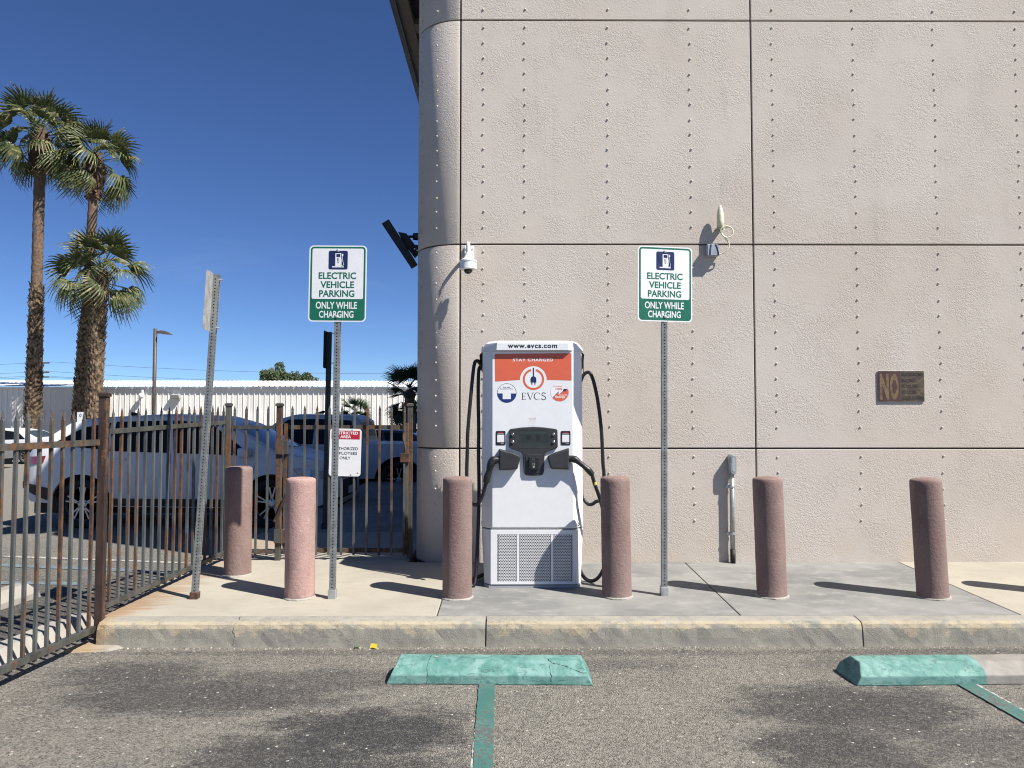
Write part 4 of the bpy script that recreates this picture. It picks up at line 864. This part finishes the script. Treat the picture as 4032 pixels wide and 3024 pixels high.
wheel_stop(1.75, 'paleconc', (-3.27, 5.05, 0), R(86), 'pale concrete wheel stop right behind the lower fence', H=.13)
wheel_stop(1.6, 'paleconc', (-4.35, 6.15, 0), R(86), 'pale concrete wheel stop farther left behind the fence', H=.13)
# footing under the corner post, kerb strip under the lower fence
MB().loft([[(-3.02, 5.30, 0), (-2.72, 5.34, 0), (-2.66, 5.415, 0), (-2.98, 5.56, 0)], [(-3.01, 5.31, .02), (-2.74, 5.35, .014), (-2.69, 5.41, .018), (-2.97, 5.55, .02)]]).build('post_footing', 'kerb', fB)
# ------------------------------------------------------------------ debris
gr = MB(); rg = random.Random(21)
for k in range(520):
    x = rg.uniform(-2.8, 4.2); y = 5.41-abs(rg.gauss(0, .035)); s = rg.uniform(.003, .009)
    if k > 330: y = rg.uniform(3.2, 5.3); s = rg.uniform(.0025, .006)
    a = rg.uniform(0, 6.28); c, s_ = math.cos(a)*s, math.sin(a)*s
    gr.add([(x+c, y+s_, 0), (x-s_, y+c, 0), (x-c, y-s_, 0), (x+s_, y-c, 0), (x+c*.4, y+s_*.4, s), (x-c*.5, y-s_*.4, s*.9)], [(0, 1, 4), (1, 5, 4), (1, 2, 5), (2, 3, 5), (3, 4, 5), (3, 0, 4)])
g_ = gr.build('gravel', 'stone', kind='stuff'); g_['label'] = 'loose stones along the foot of the kerb and over the asphalt'
wr = MB(); wr.add([(0, 0, .002), (.045, -.01, .004), (.05, .012, .03), (.005, .014, .034), (.02, -.022, .016), (.056, -.02, .001)], [(0, 1, 2, 3), (0, 4, 1), (1, 5, 2)])
tag(wr.build('candy_wrapper', 'yellow', loc=(-.952, 5.385, .001)), 'crumpled yellow wrapper lying at the foot of the kerb', 'litter')
wd = thing('weed', 'tiny green weed sprouting at the foot of the kerb', 'weed', (-1.04, 5.39, 0))
for k in range(6):
    a = k*1.05; c, s_ = math.cos(a), math.sin(a)
    MB().add([(0, 0, .002), (.012*c-.006*s_, .012*s_+.006*c, .014), (.026*c, .026*s_, .012+.006*(k % 3)), (.012*c+.006*s_, .012*s_-.006*c, .014)], [(0, 1, 2, 3)]).build('leaf', 'weed', wd)

# ------------------------------------------------------------------ vehicles
def interp(pts, x):
    if x <= pts[0][0]: return pts[0][1]
    for (x0, y0), (x1, y1) in zip(pts[:-1], pts[1:]):
        if x <= x1: return y0+(y1-y0)*(x-x0)/(x1-x0) if x1 > x0 else y1
    return pts[-1][1]
def make_rim(parent, mat='rim', r=.235, spokes=5, double=True):
    mb = MB(); mb.lathe([(r*1.0, -.02), (r*1.02, .0), (r*.95, .012), (r*.90, -.03)], n=32, axis='y', cap=False); mb.lathe([(r*.26, -.02), (r*.26, .0), (r*.15, .008)], n=16, axis='y')
    for k in range(spokes):
        for da in ((-.17, .17) if double else (0,)):
            a = 2*math.pi*k/spokes+.3; a2 = a+da; w = .030 if double else .04
            u = Vector((math.cos(a), 0, math.sin(a))); u2 = Vector((math.cos(a2), 0, math.sin(a2))); n_ = Vector((-math.sin(a2), 0, math.cos(a2)))
            p0 = u*r*.18+n_*0; p1 = u2*r*.96
            mb.loft([[tuple(p+n_*w*s1+Vector((0, yy, 0))) for s1, yy in ((-.5, .02), (.5, .02), (.35, -.008), (-.35, -.008))] for p in (p0, p1)])
    return mb
def wheel(parent, x, side, yw, rt, rim_r, spokes=5, double=True, wd=.23):
    e = bpy.data.objects.new('wheel', None)
    mb = MB().lathe([(rim_r*.98, -wd/2), (rt*.93, -wd/2), (rt, -wd*.36), (rt, wd*.36), (rt*.93, wd/2), (rim_r*1.0, wd/2), (rim_r*.98, wd*.3)], n=36, axis='y', cap=False)
    w = mb.build('wheel', 'tyre', parent, smooth=True, loc=(x, yw, rt), rot=(0, 0, 0 if side < 0 else math.pi))
    MB().lathe([(rim_r*.97, -.03), (.03, -.03)], n=24, axis='y').build('brake_disc', 'jet', w)
    rm = make_rim(w, r=rim_r, spokes=spokes, double=double).build('rim', 'rim', w); rm.location = (0, -wd/2+.035, 0)
    return w
def vehicle(name, label, loc, rotz, L_, W, top, belt, sill, wheels, rt, rim_r, mat, windows, lights, wind=None, tum=.30, zs0=.24, spokes=5, double=True, extras=None, handles=(), arch=.075):
    t = thing(name, label, 'car' if name != 'pickup_truck' else 'truck', loc, (0, 0, rotz))
    hL = L_/2
    def hw(x):
        e = max(0, (abs(x)-(hL-.55))/.55); return W/2*(1-.20*e**2.6)
    def lower(x):
        z = interp(sill, x)
        for wx in wheels:
            ra = rt+arch; d = abs(x-wx)
            if d < ra: z = max(z, rt+math.sqrt(ra*ra-d*d)*.98)
        return z
    def ysurf(x, z):
        zb = interp(belt, x); zt = interp(top, x); h = hw(x)
        if z <= zb:
            q = (z-zs0)/(zb-zs0); return h*(1-.055*max(0, 1-q*1.6)**2-.035*max(0, q-.5)**2*4)
        return h*(1-.035)-tum*(z-zb)
    xs_ = sorted(set([round(-hL+L_*k/70, 4) for k in range(71)]+[round(wx+s*(rt+arch)*c, 4) for wx in wheels for s in (-1, 1) for c in (1, .999, .97, .9, .75)]+[p[0]+d for p in top for d in (-.004, .004) if abs(p[0]+d) < hL]))
    rings = []
    for x in xs_:
        zb = interp(belt, x); zt = max(interp(top, x), zb+.015); zl = min(lower(x), zb-.04); half = []
        half.append((ysurf(x, zl)-.05, zl+.005))
        for k in range(8): z = zl+(zb-zl)*k/7; half.append((ysurf(x, z), z))
        ze = zt-min(.07, (zt-zb)*.4)
        for k in range(1, 4): z = zb+(ze-zb)*k/3; half.append((ysurf(x, z), z))
        ye = ysurf(x, ze); dz = zt-ze
        half += [(ye-.02, ze+dz*.45), (ye-.07, ze+dz*.72), (ye*.6, zt-dz*.12), (0, zt)]
        rings.append([(x, -y, z) for y, z in half]+[(x, y, z) for y, z in reversed(half[:-1])])
    body = MB().loft(rings, cap=True, closed=False).build('body', mat, t, smooth=True)
    md = body.modifiers.new('es', 'EDGE_SPLIT'); md.split_angle = R(38)
    MB().box(-hL+.12, hL-.12, -W/2+.30, W/2-.30, .20, .62).build('underbody', 'jet', t)
    for wx in wheels: MB().box(wx-rt-.05, wx+rt+.05, -W/2+.24, W/2-.24, .3, rt*2+.08).build('wheel_well', 'jet', t)
    def patch(nm, mt, pts_b, pts_t, off, sides=(-1, 1), n=16, rows_=4, par=None):
        x0, x1 = pts_b[0][0], pts_b[-1][0]
        for s in sides:
            vs = []; 
            for i in range(n+1):
                u = i/n
                xb, zb_ = x0+(x1-x0)*u, None; zb_ = interp(pts_b, xb)
                xt = pts_t[0][0]+(pts_t[-1][0]-pts_t[0][0])*u; zt_ = interp(pts_t, xt)
                for j in range(rows_+1):
                    q = j/rows_; x = xb+(xt-xb)*q; z = zb_+(zt_-zb_)*q
                    vs.append((x, s*(ysurf(x, z)+off), z))
            fs = [(i*(rows_+1)+j, (i+1)*(rows_+1)+j, (i+1)*(rows_+1)+j+1, i*(rows_+1)+j+1) for i in range(n) for j in range(rows_)]
            MB().add(vs, fs).build(nm, mt, par or t, smooth=True)
    for b, tp in windows: patch('side_window', 'glass', b, tp, .006)
    for nm, mt, b, tp in lights: patch(nm, mt, b, tp, .008)
    if wind:
        for nm, xa, xb in wind:
            vs = []; n = 8
            for i in range(n+1):
                x = xa+(xb-xa)*i/n; zt = interp(top, x); zb = interp(belt, x); ye = ysurf(x, zt-min(.07, (zt-zb)*.4))-.10
                for j in range(9):
                    y = -ye+2*ye*j/8; vs.append((x, y, zt-min(.07, (zt-zb)*.4)*.45*(abs(y)/ye)**2+.012))
            MB().add(vs, [(i*9+j, (i+1)*9+j, (i+1)*9+j+1, i*9+j+1) for i in range(n) for j in range(8)]).build(nm, 'glass2', t, smooth=True)
    for wx in wheels:
        for s in (-1, 1): wheel(t, wx, s, s*(W/2-.135), rt, rim_r, spokes, double)
    for hx, hz in handles:
        for s in (-1, 1):
            y = ysurf(hx, hz); MB().box(hx-.10, hx+.10, min(s*y, s*(y+.03)), max(s*y, s*(y+.03)), hz-.018, hz+.014).build('door_handle', mat, t, bevel=.006)
    t_ = (t, ysurf, patch)
    return t_
# white suv in the building's shade
suv, ysf, pt = vehicle('parked_suv', 'white sport utility car parked close behind the fence, facing right', (-4.93, 12.45, gz(11.9)), 0, 4.78, 1.90,
 [(-2.39, .92), (-2.34, 1.12), (-2.22, 1.22), (-1.70, 1.58), (-1.35, 1.66), (-.4, 1.71), (.35, 1.68), (.75, 1.56), (1.42, 1.16), (1.6, 1.12), (2.05, 1.03), (2.28, .93), (2.39, .80)],
 [(-2.39, .88), (-2.1, 1.10), (-1.5, 1.13), (1.0, 1.05), (1.5, 1.04), (2.1, .96), (2.39, .76)], [(-2.39, .62), (-2.2, .40), (-1.2, .33), (1.0, .30), (2.1, .32), (2.39, .45)], (-1.41, 1.41), .365, .262, 'carwhite',
 [([(-1.02, 1.15), (-.12, 1.12)], [(-.98, 1.585), (-.20, 1.605)]), ([(-.06, 1.12), (1.12, 1.075)], [(-.14, 1.605), (.42, 1.575)]), ([(-1.92, 1.24), (-1.08, 1.17)], [(-1.45, 1.50), (-1.06, 1.575)])],
 [('headlight', 'lens', [(1.84, .80), (2.26, .72)], [(1.72, .90), (2.27, .84)]), ('side_marker', 'amber', [(1.80, .80), (1.90, .785)], [(1.70, .90), (1.84, .895)]), ('tail_light', 'tail', [(-2.33, .93), (-1.98, .98)], [(-2.31, 1.06), (-1.95, 1.08)]), ('sill_cladding', 'trim', [(-1.0, .34), (1.0, .31)], [(-1.0, .45), (1.0, .43)]), ('bumper_cladding', 'trim', [(-2.37, .60), (-1.86, .40)], [(-2.38, .70), (-1.87, .60)]), ('door_seam', 'trim', [(-.10, .45), (-.094, .45)], [(-.10, 1.11), (-.094, 1.11)]), ('door_seam', 'trim', [(1.06, .45), (1.066, .45)], [(1.18, 1.05), (1.186, 1.05)])],
 [('windscreen', .80, 1.40), ('rear_window', -2.18, -1.75)], handles=((-.85, 1.02), (.15, .99)), arch=.085)
for s in (-1, 1): MB().box(.95, 1.12, min(s*.93, s*1.12), max(s*.93, s*1.12), 1.06, 1.20).build('mirror', 'carwhite', suv, bevel=.03)
MB().box(2.345, 2.395, -.55, .55, .42, .70).build('grille', 'trim', suv, bevel=.02); MB().box(2.34, 2.40, -.72, .72, .33, .41).build('front_bumper', 'aluback', suv, bevel=.02)
MB().box(2.40, 2.41, -.18, .18, .45, .56).build('number_plate', 'swhite', suv)
MB().loft([[(-1.15, -.03, 1.67), (-.98, -.03, 1.69), (-.98, .03, 1.69), (-1.15, .03, 1.67)], [(-1.16, -.004, 1.735), (-1.10, -.004, 1.735), (-1.10, .004, 1.735), (-1.16, .004, 1.735)]]).build('roof_antenna', 'trim', suv)
# white pickup behind it
trk, ysf2, pt2 = vehicle('pickup_truck', 'white crew cab pickup truck standing behind the white car, tail to the right', (-4.0, 16.9, gz(16.5)), math.pi, 5.75, 1.98,
 [(-2.88, 1.16), (-1.02, 1.17), (-1.0, 1.20), (-.92, 1.66), (-.75, 1.76), (.45, 1.78), (.75, 1.70), (1.35, 1.20), (1.5, 1.17), (2.5, 1.10), (2.75, 1.02), (2.88, .85)],
 [(-2.88, 1.12), (-1.0, 1.12), (1.4, 1.12), (2.5, 1.05), (2.88, .82)], [(-2.88, .60), (-2.6, .45), (2.6, .42), (2.88, .5)], (-1.75, 1.85), .40, .27, 'carwhite2',
 [([(-.80, 1.16), (-.02, 1.15)], [(-.74, 1.64), (-.05, 1.67)]), ([(.04, 1.15), (1.14, 1.15)], [(.02, 1.67), (.58, 1.66)])],
 [('tail_light', 'tail', [(-2.83, .80), (-2.62, .80)], [(-2.83, 1.10), (-2.62, 1.10)]), ('headlight', 'lens', [(2.4, .85), (2.8, .82)], [(2.4, 1.0), (2.8, .95)]), ('door_seam', 'trim', [(0., .5), (.006, .5)], [(0., 1.12), (.006, 1.12)]), ('door_seam', 'trim', [(-.86, .5), (-.853, .5)], [(-.88, 1.12), (-.873, 1.12)])],
 [('windscreen', .80, 1.32), ('rear_window', -.985, -.93)], tum=.26, handles=((-.65, 1.03), (.25, 1.03)), arch=.10)
MB().box(-2.98, -2.86, -.95, .95, .52, .70).build('rear_bumper', 'trim', trk, bevel=.03)
for s in (-1, 1): MB().box(1.0, 1.12, min(s*.95, s*1.2), max(s*.95, s*1.2), 1.16, 1.36).build('mirror', 'trim', trk, bevel=.03)
MB().loft([[(.05, -.03, 1.78), (.25, -.03, 1.78), (.25, .03, 1.78), (.05, .03, 1.78)], [(-.02, -.004, 1.85), (.06, -.004, 1.85), (.06, .004, 1.85), (-.02, .004, 1.85)]]).build('roof_antenna', 'trim', trk)
SED_T = [(-2.36, .80), (-2.3, .98), (-1.75, 1.05), (-1.05, 1.36), (-.45, 1.44), (.2, 1.42), (.55, 1.33), (1.25, .98), (1.5, .95), (2.1, .83), (2.36, .65)]
SED_B = [(-2.36, .76), (-1.8, .98), (1.0, .93), (1.5, .90), (2.1, .78), (2.36, .62)]
def sedan(label, loc, rotz, mat, spk=10):
    return vehicle('parked_sedan', label, loc, rotz, 4.72, 1.82, SED_T, SED_B, [(-2.36, .40), (-2.1, .27), (2.1, .24), (2.36, .35)], (-1.35, 1.40), .325, .235, mat,
     [([(-1.30, 1.00), (-.22, .97)], [(-.95, 1.28), (-.30, 1.36)]), ([(-.16, .97), (1.02, .945)], [(-.24, 1.36), (.30, 1.33)])],
     [('headlight', 'lens', [(1.9, .68), (2.26, .62)], [(1.85, .77), (2.26, .70)]), ('tail_light', 'tail', [(-2.3, .80), (-1.95, .82)], [(-2.3, .92), (-1.95, .94)]), ('door_seam', 'trim', [(-.2, .3), (-.192, .3)], [(-.2, .96), (-.192, .96)])],
     [('windscreen', .6, 1.2), ('rear_window', -1.7, -1.12)], spokes=spk, double=False, handles=((-.9, .86), (.05, .84)))[0]
sedan('silver grey sedan parked far left behind the fence', (-20.3, 27.6, gz(27)), 0, 'cargrey')
sedan('white sedan parked behind the silver grey sedan', (-20.6, 31.8, gz(31)), math.pi, 'carwhite')
sedan('dark blue car parked behind the gate, beyond the pickup', (-3.1, 21.5, gz(21)), 0, 'cardark')
vehicle('parked_suv', 'dark low car just right of the pickup tail, mostly hidden by the gate post', (-1.15, 18.2, gz(18)), math.pi, 4.6, 1.85, [(a, b*1.04) for a, b in SED_T], [(a, b*1.04) for a, b in SED_B], [(-2.36, .40), (2.36, .35)], (-1.35, 1.40), .34, .24, 'cardark', [([(-1.30, 1.05), (1.02, .98)], [(-.95, 1.33), (.30, 1.38)])], [('headlight', 'lens', [(1.9, .70), (2.2, .66)], [(1.85, .80), (2.2, .74)])])

# ------------------------------------------------------------------ warehouse
WD = 44.0; wz0 = gz(44)
wh = thing('corrugated_warehouse', 'long low white corrugated metal warehouse across the back', 'warehouse', (0, 0, 0))
EV = 3.28
pitch = .306
prof_ = [(0, 0), (.05, 0), (.075, -.032), (.105, -.032), (.13, 0), (.19, 0), (.195, -.006), (.205, -.006), (.21, 0), (.25, 0), (.255, -.006), (.265, -.006), (.27, 0), (pitch, 0)]
def sheet3(n=3):
    pts_ = [(k*pitch+a, b) for k in range(n) for a, b in (prof_ if k == 0 else prof_[1:])]
    vs = [(x, y, z) for z in (wz0, EV) for x, y in pts_]; N_ = len(pts_)
    return MB().add(vs, [(i, i+1, N_+i+1, N_+i) for i in range(N_-1)])
o = sheet3().build('wall_sheet', 'corr'); me_s = o.data; bpy.data.objects.remove(o)
x = -36.0
while x < 1.5:
    link('wall_sheet', me_s, None, wh, loc=(x, WD, 0)); x += pitch*3
MB().box(-36, 1.6, WD+.02, WD+.2, wz0, EV).build('wall_core', 'corr', wh)
o = MB().add([(k*pitch+a, y, z-b*1.2) for y, z in ((WD-.21, EV+.05), (WD+9, EV+.78)) for k in range(3) for a, b in prof_[:-1]], [(i, i+1, 39+i+1, 39+i) for i in range(38)]).build('roof_sheet', 'roofw'); me_r = o.data; bpy.data.objects.remove(o)
x = -36.0
while x < 1.5:
    link('roof_sheet', me_r, None, wh, loc=(x, 0, 0)); x += pitch*3
MB().box(-36, 1.7, WD-.13, WD-.05, EV-.09, EV+.02).build('gutter', 'roofw', wh)
MB().lathe([(.30, EV+.05), (.30, EV+.72)], (-6.45, WD+1.2, 0), 16).build('vent_pipe', 'alu', wh, smooth=True); MB().lathe([(.5, EV+.78), (.05, EV+1.05)], (-6.45, WD+1.2, 0), 16).build('vent_cap', 'alu', wh)
wp = thing('wall_lamp', 'small grey wall lamp on the warehouse wall', 'lamp', (-18.9, WD-.04, 2.75)); MB().loft([[(-.28, -.25, -.12), (.28, -.25, -.12), (.28, 0, -.12), (-.28, 0, -.12)], [(-.24, -.32, .1), (.24, -.32, .1), (.24, 0, .16), (-.24, 0, .16)]]).build('lamp_housing', 'aluback', wp, bevel=.02); MB().box(-.25, .25, -.24, -.01, -.15, -.125).build('lens', 'lens', wp)
wc = thing('wall_camera', 'tiny white camera on the warehouse wall near the lamp post', 'camera', (-20.8, WD-.04, 2.85)); MB().box(-.06, .06, -.1, 0, 0, .3).build('wall_plate', 'white', wc); MB().lathe([(.05, .1), (.14, .05), (.14, -.12), (.06, -.2)], (0, -.25, 0), 14).build('housing', 'white', wc, smooth=True)

# ------------------------------------------------------------------ lamp post, small signs, utility pole
lm = thing('lamp_post', 'dark brown parking lot lamp post with one flat lamp head', 'lamp post', (-14.6, 31.8, gz(31.8)))
MB().tube([(0, 0, 0), (0, 0, 5.55)], .075, 12).build('pole', 'lamp', lm, smooth=True); MB().box(.06, .30, -.04, .04, 5.35, 5.45).build('lamp_arm', 'lamp', lm); MB().loft([[(.25, -.18, 5.33), (.68, -.16, 5.30), (.68, .16, 5.30), (.25, .18, 5.33)], [(.25, -.16, 5.47), (.45, -.14, 5.44), (.45, .14, 5.44), (.25, .16, 5.47)]]).build('lamp_head', 'lamp', lm)
ss = thing('small_sign', 'small white sign with green foot glimpsed above the white car roof', 'sign', (-17.7, 32, gz(32)))
MB().box(-.03, .03, -.03, .03, 0, 1.7).build('post', 'post', ss); MB().box(-.14, .14, -.036, -.031, 1.5, 2.1).build('sign_plate', 'swhite', ss); MB().box(-.14, .14, -.038, -.0365, 1.5, 1.66).build('green_band', 'sgreen', ss); letter('0', 0, 1.96, .09, .15, -.037, 'ink', ss, .02)
s3 = thing('dark_square_sign', 'dark square sign back on a post beneath the right small palm', 'sign', (-3.5, 27.5, gz(27.5))); MB().box(-.03, .03, -.03, .03, 0, 1.9).build('post', 'jet', s3); MB().box(-.24, .24, .031, .036, 1.30, 1.98).build('sign_plate', 'dkpost', s3); MB().box(-.2, .2, .026, .030, 1.34, 1.94).build('plate_back', 'fascia', s3)
up_ = thing('utility_pole', 'far utility pole with crossarms behind the tall left palm', 'utility pole', (-49.7, 82, gz(82)))
MB().tube([(0, 0, 0), (0, 0, 8.3)], .15, 8).build('pole', 'lamp', up_)
for z in (7.8, 6.8, 6.3, 5.2): MB().box(-.7, .85, -.06, .06, z-.07, z+.07).build('crossarm', 'lamp', up_)
for k, (z, dx) in enumerate(((7.9, 1.4), (6.9, .9), (6.4, -.9), (6.35, 1.4), (5.2, 0))):
    for s in (-1, 1): MB().tube([(dx+s*60*t/12, 0, z-(2.6*(t/12)*(1-t/12)*4*.35)-s*.6*t/12) for t in range(13)], .014, 5).build('wire', 'wire', up_)

# ------------------------------------------------------------------ palms
def frond_mesh(pet, blade, nseg, droop, spread, rs, mat, name='frond'):
    r_ = random.Random(rs); mb = MB()
    # petiole curves slightly down
    P = [(pet*t/4, 0, -.06*pet*(t/4)**2) for t in range(5)]; mb.tube(P, [.035, .028, .024, .02, .018], 4)
    ox, oz = P[-1][0], P[-1][2]
    for k in range(nseg):
        a = R(-spread+2*spread*k/(nseg-1)); ln = blade*(.80+.28*math.cos(a*.75))*r_.uniform(.9, 1.06); da = R(2*spread/(nseg-1))*.5
        pts = []
        for q, wdt in ((.04, 1.0), (.44, 1.0), (.70, .66), (.88, .38), (1.0, .05)):
            rr_ = ln*q; w = min(rr_, ln*.46)*da*wdt*1.05+.003
            c, s = math.cos(a), math.sin(a); z = oz-.25*abs(s)*rr_*.35-droop*ln*max(0, q-.42)**1.6*r_.uniform(.7, 1.35)
            b = rr_*(1-.12*droop*q*q)
            pts.append(((ox+c*b+s*w, s*b-c*w, z), (ox+c*b, s*b, z+.010+w*.35), (ox+c*b-s*w, s*b+c*w, z)))
        vs = [p for t3 in pts for p in t3]; fs = []
        for i in range(4): o_ = i*3; fs += [(o_, o_+1, o_+4, o_+3), (o_+1, o_+2, o_+5, o_+4)]
        mb.add(vs, fs)
    o = mb.build(name, mat); me = o.data; bpy.data.objects.remove(o); return me
FR = [frond_mesh(1.2, 1.15, 14, d, sp, s, 'frond') for d, sp, s in ((.9, 75, 1), (1.5, 66, 2), (2.0, 58, 3), (.45, 72, 4))]
FD = [frond_mesh(.75, .95, 20, d, sp, s, 'frond2') for d, sp, s in ((.2, 85, 5), (.5, 80, 6))]
def palm(label, x, y, H, rb_, rt_, boot_h, crown_r, nfr, seed, fr=FR, lean=0.0, name='palm_tree', boots=True, bulb=True, low_el=-50):
    rp = random.Random(seed); t = thing(name, label, 'palm', (x, y, gz(y)), (0, lean, 0), None)
    prof_p = []; n = 60
    for k in range(n+1):
        z = H*k/n; r_ = rb_+(rt_-rb_)*min(1, z/max(H*.55, .1)); prof_p.append((r_*(1+.045*((k % 2)*2-1)*(1 if z > boot_h else .4)), z))
    tr = MB().lathe(prof_p, n=16).build('trunk', 'bark', t, smooth=True)
    if boots:
        mb = MB(); z = .1; k = 0
        while z < boot_h:
            for q in range(11):
                a = 2*math.pi*(q+(.5 if k % 2 else 0)+rp.uniform(-.2, .2))/11; r_ = rb_+(rt_-rb_)*min(1, z/max(H*.55, .1)); u = Vector((math.cos(a), math.sin(a), 0)); s = Vector((-math.sin(a), math.cos(a), 0)); w = rp.uniform(.09, .15)*rb_/.38
                L2 = rp.uniform(.13, .30); out = rp.uniform(.05, .15)
                p0 = u*(r_*.92)+Vector((0, 0, z+rp.uniform(-.05, .05))); p1 = p0+u*out+Vector((0, 0, L2))
                mb.add([tuple(p0-s*w), tuple(p0+s*w), tuple(p1+s*w*.45), tuple(p1-s*w*.35), tuple(p0+u*.06+Vector((0, 0, -.02))), tuple(p1+u*.03)], [(0, 1, 2, 3), (0, 4, 5, 3), (4, 1, 2, 5), (2, 3, 5), (0, 1, 4)])
            z += .155; k += 1
        mb.build('boots', 'boots', tr, kind='stuff')
    bl = MB()
    if bulb:
        bl.lathe([(rt_*.9, H-2.15), (rt_*1.5, H-2.0), (rt_*1.85, H-1.5), (rt_*2.1, H-.9), (rt_*1.9, H-.2), (rt_*.8, H+.5)], n=14)
        for q in range(150):
            a = rp.uniform(0, 6.28); z = H-2.05+rp.random()*2.0; u = Vector((math.cos(a), math.sin(a), 0)); s = Vector((-math.sin(a), math.cos(a), 0)); p0 = u*rt_*(1.45+.55*min(1, (z-H+2.05)/1.1))+Vector((0, 0, z)); p1 = p0+u*rp.uniform(.08, .2)+Vector((0, 0, .16-.3*(z < H-1.7)))
            bl.add([tuple(p0-s*.1), tuple(p0+s*.1), tuple(p1+s*.03), tuple(p1-s*.03)], [(0, 1, 2, 3)])
    else: bl.lathe([(rt_, H-.15), (rt_*1.3, H), (rt_*.5, H+.2)], n=10)
    cr = bl.build('crown', 'bulb', t)
    for k in range(nfr):
        u = (k+.5)/nfr; el = 78-(78-low_el)*u**.85+rp.uniform(-8, 8); az = k*137.5+rp.uniform(-14, 14)
        mi = 3 if el > 55 else (0 if el > 20 else (1 if el > -15 else 2)); mi = min(mi, len(fr)-1) if len(fr) > 3 else rp.randrange(len(fr))
        s = crown_r/2.2*rp.uniform(.88, 1.1)*(1 if el < 60 else .9)
        f_ = link('frond', fr[mi], None, cr, loc=(0, 0, H+.25*(el > 30)-.45*(el < 0)), rot=(rp.uniform(-1.1, 1.1), R(-el), R(az)))
        f_.scale = (s, s, s)
    return t
PY = 42.0
def px_x(u, y): return (u-1097)/1661*y
palm('tallest fan palm at the far left with a bare upper trunk', px_x(76, PY), PY, 17.5, .39, .28, 9.1, 2.5, 44, 1, low_el=-42)
palm('second fan palm, slender trunk, crown just right of the tallest palm', px_x(172, PY+.8), PY+.8, 16.4, .35, .25, 7.4, 2.3, 38, 2, lean=.040, low_el=-40)
palm('shortest of the three fan palms, thick shaggy trunk all the way up', px_x(201, PY-.3), PY-.3, 9.8, .37, .36, 9.7, 2.45, 40, 3, bulb=False, lean=.034, low_el=-30)
palm('small bushy fan palm in front of the warehouse, above the pickup', px_x(768, 33), 33, 1.9, .16, .14, 1.6, 1.0, 26, 4, FD, name='small_palm', bulb=False, low_el=-35)
palm('dark fan palm at the building corner, in front of the warehouse', px_x(885, 30), 30, 2.75, .22, .2, 2.4, 1.45, 34, 5, FD, name='small_palm', bulb=False, low_el=-50)

# ------------------------------------------------------------------ far tree
def tree(label, x, y, H, rx, rz, seed, nleaf=5200):
    rt_ = random.Random(seed); t = thing('broadleaf_tree', label, 'tree', (x, y, gz(y)))
    tk = MB().tube([(0, 0, 0), (.1, 0, H*.3), (0, .1, H*.7)], [.28, .22, .08], 8)
    for k in range(6): a = k*1.1; tk.tube([(.05, 0, H*.35), (rx*.5*math.cos(a), rx*.4*math.sin(a), H*.7)], [.12, .03], 6)
    tk.build('trunk', 'bark', t)
    cl = [(rt_.gauss(0, .42)*rx, rt_.gauss(0, .4)*rx, H*.72+rt_.gauss(0, .35)*rz, rt_.uniform(.45, .9)) for _ in range(30)]; mb = MB()
    for k in range(nleaf):
        c = cl[rt_.randrange(len(cl))]; v = Vector((rt_.gauss(0, 1), rt_.gauss(0, 1), rt_.gauss(0, 1))).normalized()*c[3]*rt_.random()**.35*rx*.36
        p = Vector(c[:3])+v; a = Vector((rt_.gauss(0, 1), rt_.gauss(0, 1), rt_.gauss(0, 1))).normalized()*.11; b = a.orthogonal().normalized()*.05
        mb.add([tuple(p-a), tuple(p+b), tuple(p+a), tuple(p-b)], [(0, 1, 2, 3)])
    mb.build('crown', 'leaf', t)
tree('round green tree showing above the warehouse roof', px_x(588, 62), 62, 6.6, 2.0, 1.25, 4)
tree('second green tree top above the warehouse roof, to the right', px_x(640, 64), 64, 6.7, 1.75, 1.3, 9)
tree('low green tree top at left end of the trees above warehouse', px_x(562, 66), 66, 5.9, 1.2, .8, 12, 2500)

# ------------------------------------------------------------------ faint high cloud in the sky
tc = nd(wn, 'ShaderNodeTexCoord'); v = tc.outputs['Generated']
n1 = noise(wn, scaled(wn, v, (1.2, 1.0, 5.0), rot=(.0, .35, .3)), 2.6, 7, .62, .8); n2 = noise(wn, v, 1.9, 3)
zc = nd(wn, 'ShaderNodeSeparateXYZ', {0: v}).outputs[2]
f = math_(wn, 'MULTIPLY', math_(wn, 'MULTIPLY', ramp(wn, n1, .50, .78), ramp(wn, n2, .40, .62)), ramp(wn, zc, .35, .02))
hs = mixc(wn, 1.0, nd(wn, 'ShaderNodeHueSaturation', {'Hue': .508, 'Saturation': 1.06, 'Value': 1.0, 'Color': sky.outputs[0]}).outputs[0], (.84, 1.09, 1.36), 'MULTIPLY')
skc = mixc(wn, math_(wn, 'MULTIPLY', f, .8), hs, (7.0, 8.0, 9.2))
wn.links.new(skc, bg.inputs[0])

scene.render.engine = 'CYCLES'; scene.cycles.filter_width = 1.1
scene.render.resolution_x = 1024; scene.render.resolution_y = 768
